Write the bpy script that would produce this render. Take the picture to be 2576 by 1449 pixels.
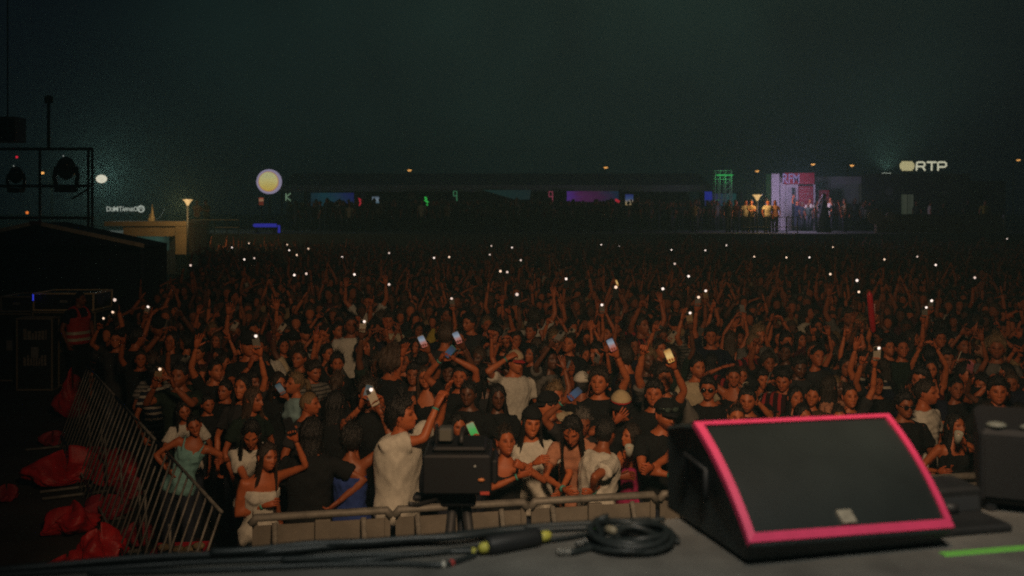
import bpy, math, random
import numpy as np
from mathutils import Vector, Matrix

SC = bpy.context.scene
COL = SC.collection
for _o in list(bpy.data.objects):
    bpy.data.objects.remove(_o, do_unlink=True)

# ------------------------------------------------------------------ camera
CAM_H = 3.38            # lens height: photographer kneeling on a 2.28 m stage
FPX = 2505.0            # focal length in pixels of a 2576 px wide picture (35 mm lens)
HOR = 525.0             # horizon row in that picture
cam_data = bpy.data.cameras.new('camera')
cam_data.lens = 35.0
cam_data.sensor_width = 36.0
cam_data.shift_y = -(724.5 - HOR) / 2576.0
cam_data.clip_start = 0.05
cam_data.clip_end = 900.0
cam_data.dof.use_dof = True
cam_data.dof.focus_distance = 12.5
cam_data.dof.aperture_fstop = 1.9
camera = bpy.data.objects.new('camera', cam_data)
camera.location = (0, 0, CAM_H)
camera.rotation_euler = (math.radians(90), 0, 0)
COL.objects.link(camera)
SC.camera = camera

# ------------------------------------------------------------------ night sky, lit drifting smoke
world = bpy.data.worlds.new('World')
SC.world = world
world.use_nodes = True
wn = world.node_tree
wn.nodes.clear()
w_out = wn.nodes.new('ShaderNodeOutputWorld')
w_bg = wn.nodes.new('ShaderNodeBackground')
w_tc = wn.nodes.new('ShaderNodeTexCoord')
w_no = wn.nodes.new('ShaderNodeTexNoise')
w_no.inputs['Scale'].default_value = 6.0
w_no.inputs['Detail'].default_value = 3.0
w_no.inputs['Roughness'].default_value = 0.45
w_rp = wn.nodes.new('ShaderNodeValToRGB')
w_rp.color_ramp.elements[0].position = 0.30
w_rp.color_ramp.elements[0].color = (0.0026, 0.0036, 0.0056, 1)
w_rp.color_ramp.elements[1].position = 0.72
w_rp.color_ramp.elements[1].color = (0.0062, 0.0098, 0.0104, 1)
wn.links.new(w_tc.outputs['Generated'], w_no.inputs['Vector'])
# the smoke glows over the field in front of the stage and thins out to both sides
w_dot = wn.nodes.new('ShaderNodeVectorMath'); w_dot.operation = 'DOT_PRODUCT'
w_dot.inputs[1].default_value = Vector((0.06, 1.0, 0.34)).normalized()
wn.links.new(w_tc.outputs['Generated'], w_dot.inputs[0])
w_mr = wn.nodes.new('ShaderNodeMapRange'); w_mr.interpolation_type = 'SMOOTHSTEP'
w_mr.inputs['From Min'].default_value = 0.865; w_mr.inputs['From Max'].default_value = 1.0
w_mr.inputs['To Min'].default_value = 0.0; w_mr.inputs['To Max'].default_value = 1.0
wn.links.new(w_dot.outputs['Value'], w_mr.inputs['Value'])
w_n2 = wn.nodes.new('ShaderNodeMapRange'); w_n2.inputs['From Min'].default_value = 0.30; w_n2.inputs['From Max'].default_value = 0.70
w_n2.inputs['To Min'].default_value = 0.45; w_n2.inputs['To Max'].default_value = 1.15
wn.links.new(w_no.outputs['Fac'], w_n2.inputs['Value'])
w_mu = wn.nodes.new('ShaderNodeMath'); w_mu.operation = 'MULTIPLY'
wn.links.new(w_mr.outputs['Result'], w_mu.inputs[0]); wn.links.new(w_n2.outputs['Result'], w_mu.inputs[1])
wn.links.new(w_mu.outputs['Value'], w_rp.inputs['Fac'])
w_rp.color_ramp.elements[0].position = 0.0
w_rp.color_ramp.elements[0].color = (0.0016, 0.0026, 0.0048, 1)
w_rp.color_ramp.elements[1].position = 1.0
w_rp.color_ramp.elements[1].color = (0.0078, 0.0185, 0.0165, 1)
wn.links.new(w_rp.outputs['Color'], w_bg.inputs['Color'])
w_bg.inputs['Strength'].default_value = 1.0
wn.links.new(w_bg.outputs['Background'], w_out.inputs['Surface'])

# ------------------------------------------------------------------ stage light: the warm wash the stage throws on the crowd
def spot(name, loc, target, energy, color, size_deg, blend, radius):
    L = bpy.data.lights.new(name, 'SPOT')
    L.energy = energy
    L.color = color
    L.spot_size = math.radians(size_deg)
    L.spot_blend = blend
    L.shadow_soft_size = radius
    o = bpy.data.objects.new(name, L)
    o.location = loc
    o.rotation_euler = (Vector(target) - Vector(loc)).to_track_quat('-Z', 'Y').to_euler()
    COL.objects.link(o)
    return o
WASH = spot('stage_wash_light', (0.6, 1.4, 5.9), (1.5, 11.5, 1.2), 1480.0, (1.0, 0.62, 0.35), 84, 1.0, 0.5)
BEAM = spot('stage_smoke_beam', (0.6, -2.0, 6.6), (4.0, 40.0, 15.0), 270.0, (0.50, 1.0, 0.84), 50, 1.0, 0.4)
DECKL = spot('stage_deck_light', (0.5, -1.0, 7.4), (0.8, 2.4, 2.28), 700.0, (1.0, 1.0, 0.90), 46, 0.9, 0.4)

SC.view_settings.view_transform = 'Standard'
SC.view_settings.look = 'None'
SC.view_settings.exposure = 0.0
SC.view_settings.gamma = 1.0
SC.view_settings.use_curve_mapping = False
SC.cycles.use_denoising = False
SC.cycles.max_bounces = 4
SC.cycles.diffuse_bounces = 2
SC.cycles.glossy_bounces = 2
SC.cycles.transmission_bounces = 2
SC.cycles.volume_bounces = 0
SC.cycles.sample_clamp_indirect = 2.0
SC.cycles.sample_clamp_direct = 1.4
SC.cycles.filter_width = 1.9
SC.cycles.caustics_reflective = False
SC.cycles.caustics_refractive = False

# ------------------------------------------------------------------ helpers
RNG = random.Random(20240)
NPR = np.random.RandomState(77)

def at(px, py, d):
    """world point seen at picture position (px, py) of the 2576 x 1449 photograph at depth d"""
    return Vector(((px - 1288.0) / FPX * d, d, CAM_H - (py - HOR) / FPX * d))

def depth_of(py, z):
    return (CAM_H - z) * FPX / (py - HOR)

def rx(a):
    c, s = math.cos(a), math.sin(a); return np.array([[1, 0, 0], [0, c, -s], [0, s, c]])
def ry(a):
    c, s = math.cos(a), math.sin(a); return np.array([[c, 0, s], [0, 1, 0], [-s, 0, c]])
def rz(a):
    c, s = math.cos(a), math.sin(a); return np.array([[c, -s, 0], [s, c, 0], [0, 0, 1]])
def nrm(v):
    v = np.asarray(v, float); return v / (np.linalg.norm(v) + 1e-12)
def sstep(a, b, x):
    t = np.clip((np.asarray(x, float) - a) / (b - a), 0, 1); return t * t * (3 - 2 * t)

class Soup:
    """vertex / face collector; every add returns nothing, build() makes ONE mesh"""
    def __init__(self):
        self.V = []; self.F = []; self.n = 0; self.M = []; self.P = []
    def add(self, V, F, mat=0, paint=None):
        V = np.asarray(V, float).reshape(-1, 3)
        o = self.n
        self.V.append(V); self.n += len(V)
        for f in F: self.F.append([i + o for i in f])
        self.M.extend([mat] * len(F))
        self.P.append(np.ones((len(V), 3)) if paint is None else (np.tile(np.asarray(paint, float), (len(V), 1)) if np.ndim(paint) == 1 else paint))
    def loft(self, rings, cap=(True, True), mat=0, paint=None, closed=True):
        n = len(rings[0]); F = []
        m = n if closed else n - 1
        for k in range(len(rings) - 1):
            a, b = k * n, (k + 1) * n
            for i in range(m):
                j = (i + 1) % n
                F.append((a + i, a + j, b + j, b + i))
        if cap[0]: F.append(tuple(range(n - 1, -1, -1)))
        if cap[1]: F.append(tuple(range((len(rings) - 1) * n, len(rings) * n)))
        self.add(np.concatenate(rings), F, mat, paint)
    def tube(self, pts, rad, n=8, mat=0, paint=None, round_end=False, flat=1.0):
        pts = [np.asarray(p, float) for p in pts]
        if np.ndim(rad) == 0: rad = [rad] * len(pts)
        rings = []; t = nrm(pts[1] - pts[0])
        ref = np.array([0, 0, 1.0]) if abs(t[2]) < .9 else np.array([1.0, 0, 0])
        u = nrm(np.cross(ref, t))
        ang = np.arange(n) * 2 * math.pi / n
        for k, p in enumerate(pts):
            if k == 0: t = nrm(pts[1] - pts[0])
            elif k == len(pts) - 1: t = nrm(pts[-1] - pts[-2])
            else: t = nrm(nrm(pts[k + 1] - p) + nrm(p - pts[k - 1]))
            u = nrm(u - t * np.dot(u, t)); v = np.cross(t, u)
            def rg(c, r): return c + r * (np.cos(ang)[:, None] * u + flat * np.sin(ang)[:, None] * v)
            if k == 0 and round_end: rings.append(rg(p - t * rad[0] * .7, rad[0] * .5))
            rings.append(rg(p, rad[k]))
            if k == len(pts) - 1 and round_end: rings.append(rg(p + t * rad[-1] * .7, rad[-1] * .5))
        self.loft(rings, mat=mat, paint=paint)
    def box(self, lo, hi, mat=0, paint=None, R=None, c=None, bev=0.0):
        lo = np.asarray(lo, float); hi = np.asarray(hi, float)
        if bev <= 0:
            x0, y0, z0 = lo; x1, y1, z1 = hi
            V = np.array([[x0,y0,z0],[x1,y0,z0],[x1,y1,z0],[x0,y1,z0],[x0,y0,z1],[x1,y0,z1],[x1,y1,z1],[x0,y1,z1]])
            F = [(3,2,1,0),(4,5,6,7),(0,1,5,4),(1,2,6,5),(2,3,7,6),(3,0,4,7)]
        else:
            b = min(bev, *(0.49 * (hi - lo)))
            V = []
            for z, i in ((lo[2], b), (lo[2] + b, 0), (hi[2] - b, 0), (hi[2], b)):
                x0, x1, y0, y1 = lo[0] + i, hi[0] - i, lo[1] + i, hi[1] - i
                k = b * .6 if i == 0 else b * .4
                V += [[x0+k,y0,z],[x1-k,y0,z],[x1,y0+k,z],[x1,y1-k,z],[x1-k,y1,z],[x0+k,y1,z],[x0,y1-k,z],[x0,y0+k,z]]
            V = np.array(V); F = [tuple(range(7, -1, -1)), tuple(range(24, 32))]
            for k in range(3):
                for i in range(8):
                    j = (i + 1) % 8; F.append((k*8+i, k*8+j, k*8+8+j, k*8+8+i))
        if R is not None:
            V = V @ np.asarray(R).T
        if c is not None:
            V = V + np.asarray(c, float)
        self.add(V, F, mat, paint)
    def ball(self, c, r, nu=12, nv=8, mat=0, paint=None, R=None):
        r = np.asarray([r] * 3 if np.ndim(r) == 0 else r, float)
        rings = []
        for k in range(nv + 1):
            e = -math.pi / 2 + math.pi * (k * .94 + .03 * nv) / nv
            a = np.arange(nu) * 2 * math.pi / nu
            q = np.stack([np.cos(a) * math.cos(e), np.sin(a) * math.cos(e), np.full(nu, math.sin(e))], 1) * r
            if R is not None: q = q @ np.asarray(R).T
            rings.append(q + np.asarray(c, float))
        self.loft(rings, mat=mat, paint=paint)
    def disc(self, c, r, axis='y', th=.02, n=24, mat=0, paint=None):
        a = np.arange(n) * 2 * math.pi / n
        o = np.zeros(n)
        if axis == 'y': f = lambda t, q: np.stack([np.cos(a) * q, o + t, np.sin(a) * q], 1)
        elif axis == 'z': f = lambda t, q: np.stack([np.cos(a) * q, np.sin(a) * q, o + t], 1)
        else: f = lambda t, q: np.stack([o + t, np.cos(a) * q, np.sin(a) * q], 1)
        c = np.asarray(c, float)
        self.loft([f(-th / 2, r * .97) + c, f(-th / 2 + th * .1, r) + c, f(th / 2 - th * .1, r) + c, f(th / 2, r * .97) + c], mat=mat, paint=paint)
    def verts(self):
        return np.concatenate(self.V)
    def mesh(self, name, smooth=True, paint=False):
        V = self.verts()
        me = bpy.data.meshes.new(name)
        me.from_pydata(V.tolist(), [], self.F)
        if any(self.M): me.polygons.foreach_set('material_index', self.M)
        if smooth: me.polygons.foreach_set('use_smooth', [True] * len(me.polygons))
        if paint:
            at_ = me.color_attributes.new('paint', 'FLOAT_COLOR', 'POINT')
            c = np.ones((len(V), 4)); c[:, :3] = np.concatenate(self.P)
            at_.data.foreach_set('color', c.ravel())
        me.update()
        return me

def link(name, me, mats=None, parent=None, loc=None, rot=None):
    o = bpy.data.objects.new(name, me)
    COL.objects.link(o)
    if mats is not None:
        for m in (mats if isinstance(mats, (list, tuple)) else [mats]):
            me.materials.append(m)
    if parent is not None: o.parent = parent
    if loc is not None: o.location = loc
    if rot is not None: o.rotation_euler = rot
    return o

def part(name, soup, mats, parent, smooth=False):
    return link(name, soup.mesh(name, smooth), mats, parent)

def empty(name, loc=(0, 0, 0), rzv=0.0):
    o = bpy.data.objects.new(name, None)
    o.empty_display_size = .1
    COL.objects.link(o); o.location = loc; o.rotation_euler = (0, 0, rzv)
    return o

def tag(o, label, cat, group=None):
    o['label'] = label; o['category'] = cat
    if group: o['group'] = group
    return o

def structure(o, kind='structure', label=None, cat=None):
    o['kind'] = kind
    if label: o['label'] = label
    if cat: o['category'] = cat
    return o

# ------------------------------------------------------------------ materials
MATS = {}
def mat(name, color=(.5, .5, .5), rough=.6, metal=0.0, noise=0.0, nscale=20.0, bump=0.0, bscale=60.0, paint=False, emit=None, estr=0.0, spec=0.5, sampled=True, aniso=None):
    if name in MATS: return MATS[name]
    m = bpy.data.materials.new(name); m.use_nodes = True
    nt = m.node_tree; bs = nt.nodes['Principled BSDF']
    bs.inputs['Base Color'].default_value = (*color, 1)
    bs.inputs['Roughness'].default_value = rough
    bs.inputs['Metallic'].default_value = metal
    bs.inputs['Specular IOR Level'].default_value = spec
    src = None
    tc = nt.nodes.new('ShaderNodeTexCoord')
    vec = tc.outputs['Object']
    if aniso:
        mp = nt.nodes.new('ShaderNodeMapping'); mp.inputs['Scale'].default_value = aniso
        nt.links.new(vec, mp.inputs['Vector']); vec = mp.outputs['Vector']
    if noise > 0:
        nz = nt.nodes.new('ShaderNodeTexNoise'); nz.inputs['Scale'].default_value = nscale; nz.inputs['Detail'].default_value = 4
        nt.links.new(vec, nz.inputs['Vector'])
        mr = nt.nodes.new('ShaderNodeMapRange'); mr.inputs['From Min'].default_value = .3; mr.inputs['From Max'].default_value = .7
        mr.inputs['To Min'].default_value = 1 - noise; mr.inputs['To Max'].default_value = 1 + noise
        nt.links.new(nz.outputs['Fac'], mr.inputs['Value'])
        mx = nt.nodes.new('ShaderNodeMix'); mx.data_type = 'RGBA'; mx.blend_type = 'MULTIPLY'; mx.inputs['Factor'].default_value = 1
        mx.inputs['A'].default_value = (*color, 1)
        nt.links.new(mr.outputs['Result'], mx.inputs['B'])
        src = mx.outputs['Result']
    if paint:
        at_ = nt.nodes.new('ShaderNodeAttribute'); at_.attribute_name = 'paint'
        mx2 = nt.nodes.new('ShaderNodeMix'); mx2.data_type = 'RGBA'; mx2.blend_type = 'MULTIPLY'; mx2.inputs['Factor'].default_value = 1
        if src is None: mx2.inputs['A'].default_value = (*color, 1)
        else: nt.links.new(src, mx2.inputs['A'])
        nt.links.new(at_.outputs['Color'], mx2.inputs['B'])
        src = mx2.outputs['Result']
    if src is not None: nt.links.new(src, bs.inputs['Base Color'])
    if bump > 0:
        nb = nt.nodes.new('ShaderNodeTexNoise'); nb.inputs['Scale'].default_value = bscale; nb.inputs['Detail'].default_value = 3
        nt.links.new(vec, nb.inputs['Vector'])
        bp = nt.nodes.new('ShaderNodeBump'); bp.inputs['Strength'].default_value = bump; bp.inputs['Distance'].default_value = .01
        nt.links.new(nb.outputs['Fac'], bp.inputs['Height'])
        nt.links.new(bp.outputs['Normal'], bs.inputs['Normal'])
    if emit is not None:
        bs.inputs['Emission Color'].default_value = (*emit, 1)
        bs.inputs['Emission Strength'].default_value = estr
        if not sampled: m.cycles.emission_sampling = 'NONE'
    MATS[name] = m
    return m

# ------------------------------------------------------------------ people: one generator, posed per person
PELVIS = np.array([0, 0, .93])
TORSO = {
    'm': [(-.13, .120, .092), (-.06, .165, .112), (.02, .165, .112), (.11, .148, .104), (.20, .152, .108), (.30, .168, .120), (.39, .176, .118), (.45, .165, .102), (.49, .120, .080), (.525, .066, .064)],
    'f': [(-.13, .125, .095), (-.06, .168, .115), (.02, .158, .110), (.11, .124, .092), (.20, .126, .094), (.30, .142, .102), (.38, .146, .098), (.44, .138, .086), (.48, .100, .068), (.515, .056, .054)],
}
AZN, ELN = 56, 58
_u = np.linspace(-1, 1, AZN, endpoint=False)
HEAD_AZ = math.pi * np.sign(_u) * np.abs(_u) ** 1.3
_e = np.linspace(0, 1, ELN)
HEAD_EL = np.interp(_e, [0, .10, .86, 1], np.radians([-84, -48, 20, 86]))

NOSE, JAW = [1.0], [1.0]
def head_surface(az, el, face=True, fem=False):
    az, el = np.broadcast_arrays(np.asarray(az, float), np.asarray(el, float))
    dx, dy, dz = np.sin(az) * np.cos(el), -np.cos(az) * np.cos(el), np.sin(el)
    W = .073 if fem else .076
    x, y, z = W * dx, .095 * dy, .117 * dz
    low = np.clip(-z / .117, 0, 1)
    x = x * (1 - (.34 if fem else .26) * JAW[0] * low ** 1.6)
    front = np.clip(-dy, 0, 1)
    y = np.where(dy < 0, y - .038 * front * sstep(.25, .85, low) * (1 - .5 * sstep(.9, 1, low)), y * (1 - .42 * sstep(.15, .8, low)))
    y = np.where(dy < 0, y * (1 - .05 * np.exp(-((z - .05) / .04) ** 2)), y * 1.04)
    if face:
        fr = sstep(.12, .5, front)
        g = lambda cx, cz, sx, sz: np.exp(-((np.abs(x) - cx) / sx) ** 2 - ((z - cz) / sz) ** 2)
        prof = np.interp(z, [-.050, -.040, -.033, -.012, .018, .030], [0, .010, .024, .016, .004, 0])
        wid = np.interp(z, [-.045, -.03, .02], [.016, .014, .009])
        y = y - fr * NOSE[0] * prof * np.exp(-(x / wid) ** 2)
        y = y + fr * .015 * g(.031, .006, .015, .011)
        y = y - fr * .007 * g(.030, .025, .022, .008)
        y = y - fr * .006 * g(.046, -.026, .020, .020)
        y = y - fr * .007 * g(0, -.058, .021, .010)
        y = y + fr * .006 * g(0, -.0585, .022, .0028)
        y = y + fr * .004 * g(0, -.073, .020, .006)
        y = y - fr * .006 * g(0, -.095, .020, .014)
        y = y - fr * .006 * g(.031, .006, .010, .007)
    return np.stack([x, y, z], -1)

def head_geo(soup, R, c, fem, beard=0.0, smile=0.0, detail=1):
    az, el = (HEAD_AZ, HEAD_EL) if detail else (np.linspace(-math.pi, math.pi, 10, endpoint=False), np.radians([-80, -45, -20, 0, 20, 50, 84]))
    A, E = np.meshgrid(az, el)
    P = head_surface(A, E, bool(detail), fem)
    x, y, z = P[..., 0], P[..., 1], P[..., 2]
    paint = np.ones(P.shape)
    if detail:
        fr = (np.cos(A) * np.cos(E) > .3).astype(float)
        def blend(mask, col):
            nonlocal paint
            m = np.clip(mask, 0, 1)[..., None]; paint = paint * (1 - m) + np.asarray(col) * m
        ax = np.abs(x)
        if beard: blend(beard * fr * sstep(-.036, -.060, z) * (1 - .5 * np.exp(-(x / .02) ** 2 - ((z + .058) / .007) ** 2)), (.30, .26, .24))
        blend(.65 * fr * np.exp(-((x / .021) ** 4) - ((z + .058) / .0085) ** 4), (.85, .48, .45))
        blend(.8 * fr * np.exp(-((x / .019) ** 4) - ((z + .0585) / .003) ** 2), (.22, .12, .1))
        if smile: blend(smile * fr * np.exp(-((x / .018) ** 4) - ((z + .0575) / .0045) ** 4), (1.9, 2.3, 2.6))
        blend(.35 * fr * np.exp(-(((ax - .031) / .018) ** 2) - (((z - .004) / .011) ** 2)), (.5, .42, .4))  # soft shade of the eye socket put into the skin colour
        blend(1.0 * fr * np.exp(-(((ax - .031) / .014) ** 4) - (((z - .006) / .0062) ** 4)), (.10, .08, .07))
        blend(.85 * fr * np.exp(-(((ax - .031) / .018) ** 4) - (((z - .025 + .1 * (ax - .03)) / .0045) ** 2)), (.16, .13, .12))
    rings = [P[k] @ R.T + c for k in range(len(el))]
    soup.loft(rings, paint=paint.reshape(-1, 3))
    if detail:
        for s in (-1, 1):
            soup.ball(R @ np.array([s * .076, .010, -.006]) + c, (.009, .019, .031), 8, 5, R=R @ rx(-.25) @ rz(s * .35), paint=(.92, .8, .78))

HAIRLINE = ([0, .5, .85, 1.15, 1.6, 1.9, 2.4, math.pi], [.64, .60, .46, .05, -.02, -.42, -.66, -.70])

def hair_geo(style, R, c, down_R, neck, fem, seed, detail=1, wisps=True):
    """hair as a closed shell grown off the skull, plus hanging lengths"""
    s = Soup(); rs = np.random.RandomState(seed)
    T = {'short': .016, 'buzz': .005, 'curly': .034, 'quiff': .022, 'long': .015, 'pony': .009, 'bun': .009, 'straight': .013, 'afro': .055, 'bob': .022}[style]
    n = 64 if detail else 10; nv = 15 if detail else 4
    az = np.linspace(-math.pi, math.pi, n, endpoint=False)
    elb = np.interp(np.abs(az), *HAIRLINE)
    if style in ('long', 'straight', 'bob'): elb = np.interp(np.abs(az), [0, .5, .85, 1.1, 1.6, math.pi], [.70, .58, .26, -.25, -.55, -.75])
    if style in ('pony', 'bun'): elb = elb + .03
    ph = rs.rand(8) * 6.28
    if detail: elb = elb + .035 * np.sin(az * 7 + ph[0]) + .03 * np.sin(az * 13 + ph[1])
    if style == 'quiff': elb = elb - .10 * np.exp(-(az / .6) ** 2)
    if style == 'bob': elb = elb - .28 * np.exp(-(az / .55) ** 4)
    rings = []
    for k in range(nv):
        v = k / (nv - 1)
        el = math.radians(88) - v * (math.radians(88) - elb)
        P = head_surface(az, el, False, fem)
        d = P / np.linalg.norm(P, axis=1)[:, None]
        if style in ('curly', 'afro'):
            th = T * (1 - .55 * v ** 5) * (1 + .22 * np.sin(az * 9 + 5 * v + ph[2]) * np.sin(v * 17 + ph[3]) + .16 * np.sin(az * 17 + ph[4] + 9 * v) + .12 * rs.randn(n))
        else:
            th = T * (1 - .8 * v ** 4) * (1 + .16 * np.sin(az * 11 + ph[5] + 2 * v) + .13 * np.sin(az * 23 + ph[6] + 3 * v) + .20 * rs.randn(n))
            if style == 'quiff': th = th + .016 * np.exp(-(az / .8) ** 2) * math.sin(v * math.pi) ** .7
        if k == nv - 1: th = np.full(n, -.006)
        rings.append((P + d * th[:, None]) @ R.T + c)
    s.loft(rings[::-1])
    if style in ('long', 'straight', 'bob'):
        L = {'long': .34, 'straight': .42, 'bob': .12}[style] * (.85 + .3 * rs.rand())
        m = 30 if detail else 8
        kk = 10 if detail else 4
        w = np.linspace(1.0, 2 * math.pi - 1.0, m)
        wz = np.where(w > math.pi, w - 2 * math.pi, w)
        root = head_surface(wz, .22, False, fem); rd = root / np.linalg.norm(root, axis=1)[:, None]
        root = (root + rd * T * .8) @ R.T + c
        yaw = math.atan2(R[1, 1], R[0, 1]) - math.pi / 2 if abs(R[1, 1]) + abs(R[0, 1]) > 1e-6 else 0.0
        Rn = rz(yaw) if style == 'bob' else down_R
        bx = .105 + .03 * rs.rand(); by = .125
        if style == 'bob': bx, by = .085, .085
        outer, inner = [], []
        Lw = L * (1 + .12 * np.sin(w * 5 + ph[7]) + .07 * rs.randn(m))
        for k in range(kk + 1):
            t = k / kk
            cen = np.array(neck)
            bot = np.stack([bx * np.sin(wz), -np.cos(wz) * by + .005, np.zeros(m)], 1) @ Rn.T + cen
            zz = root[:, 2] + (neck[2] - Lw - root[:, 2]) * t
            e = sstep(.05, .75, t)
            P = root * (1 - e) + bot * e
            wav = .008 * np.sin(w * 14 + t * 6 + ph[0]) + .006 * np.sin(w * 29 + ph[1] + t * 3)
            rad = nrm2(np.stack([P[:, 0] - cen[0], P[:, 1] - cen[1], np.zeros(m)], 1))
            P = np.stack([P[:, 0], P[:, 1], zz], 1) + rad * (wav * (1 if detail else 0))[:, None]
            th = .026 * (1 - .55 * t)
            outer.append(P); inner.append(P - rad * th)
        s.loft([np.concatenate([o, i[::-1]]) for o, i in zip(outer, inner)])
    if detail and style != 'buzz' and wisps:
        HV = s.verts(); k = rs.choice(len(HV), 150); cN = np.array(c)
        for i in k:
            p = HV[i]; d = nrm(p - cN + rs.randn(3) * .02); ln = rs.uniform(.025, .07) * (1.2 if style in ('curly', 'afro', 'long', 'straight') else .8)
            dn = nrm(d * .55 + np.array([0, 0, -.7 if style in ('long', 'straight', 'bob') else .1]) + rs.randn(3) * .35); sd_ = nrm(np.cross(d, dn)) * rs.uniform(.0018, .0035)
            s.add([p - d * .008 - sd_, p - d * .008 + sd_, p + dn * ln * .55 + d * .006 + sd_ * .7, p + dn * ln * .55 + d * .006 - sd_ * .7, p + dn * ln + d * .002], [(0, 1, 2, 3), (3, 2, 4)])
    if style in ('pony', 'bun'):
        back = R @ np.array([0, .105, .035]) + c
        if style == 'bun':
            s.ball(R @ np.array([0, .085, .10]) + c, (.042, .042, .038), 12, 8, R=R)
        else:
            d1 = R @ np.array([0, .06, -.01])
            p = [back - d1 * .4, back + d1 * .5, back + d1 * .8 + np.array([0, 0, -.07]), back + d1 * .7 + np.array([0, 0, -.18]), back + d1 * .5 + np.array([0, 0, -.30])]
            s.tube(p, [.022, .030, .034, .028, .008], 10 if detail else 5)
    return s

def nrm2(v):
    return v / (np.linalg.norm(v, axis=1)[:, None] + 1e-9)

def hand_geo(soup, W, f, n, right, kind, scale=1.0, detail=1):
    f = nrm(f); n = nrm(np.asarray(n, float) - f * np.dot(n, f)); th = np.cross(f, n) if right else np.cross(n, f)
    K = 8 if detail else 5
    ang = np.arange(K) * 2 * math.pi / K
    rings = []
    for t, w, h in ((-.015, .024, .020), (.02, .031, .018), (.055, .040, .016), (.085, .041, .012), (.094, .034, .007)):
        q = W + f * t * scale
        rings.append(q + scale * (np.cos(ang)[:, None] * th * w + np.sin(ang)[:, None] * n * h))
    soup.loft(rings, paint=(.95, .86, .84))
    curls = {'open': [(.08, .1, .1)] * 4, 'relaxed': [(.35, .5, .35), (.4, .55, .4), (.45, .6, .4), (.5, .6, .4)], 'fist': [(1.3, 1.5, .9)] * 4,
             'point': [(.05, .05, .05), (1.2, 1.5, .9), (1.3, 1.5, .9), (1.3, 1.5, .9)], 'grip': [(.55, .75, .5), (.6, .8, .5), (.6, .85, .5), (.65, .85, .5)],
             'peace': [(.05, .05, .05), (.05, .05, .05), (1.3, 1.5, .9), (1.3, 1.5, .9)]}[kind]
    offs = [.030, .010, -.011, -.030]; lens = [.070, .079, .073, .057]
    spread = {'open': .16, 'peace': .2}.get(kind, .04)
    for i in range(4):
        d = nrm(f + th * spread * (1.2 - .8 * i)); p = W + scale * (f * .085 + th * offs[i]); pts = [p]; a = 0
        for k, fr in enumerate((.45, .31, .24)):
            a += curls[i][k]
            p = p + scale * lens[i] * fr * (d * math.cos(a) + n * math.sin(a)); pts.append(p)
        soup.tube(pts, [.0098 * scale, .0092 * scale, .0084 * scale, .0066 * scale], 6 if detail else 4, round_end=bool(detail), paint=(.98, .88, .85))
    tf = {'open': (.5, .85, .1), 'fist': (.6, .2, .8), 'point': (.6, .2, .8), 'grip': (.75, .45, .5), 'peace': (.5, 0, .9)}.get(kind, (.75, .5, .35))
    d = nrm(f * tf[0] + th * tf[1] + n * tf[2]); p = W + scale * (f * .022 + th * .026)
    d2 = nrm(d + f * .35)
    soup.tube([p, p + d * .038 * scale, p + d * .038 * scale + d2 * .032 * scale], [.0135 * scale, .011 * scale, .008 * scale], 6 if detail else 4, round_end=bool(detail), paint=(.98, .88, .85))

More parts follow.
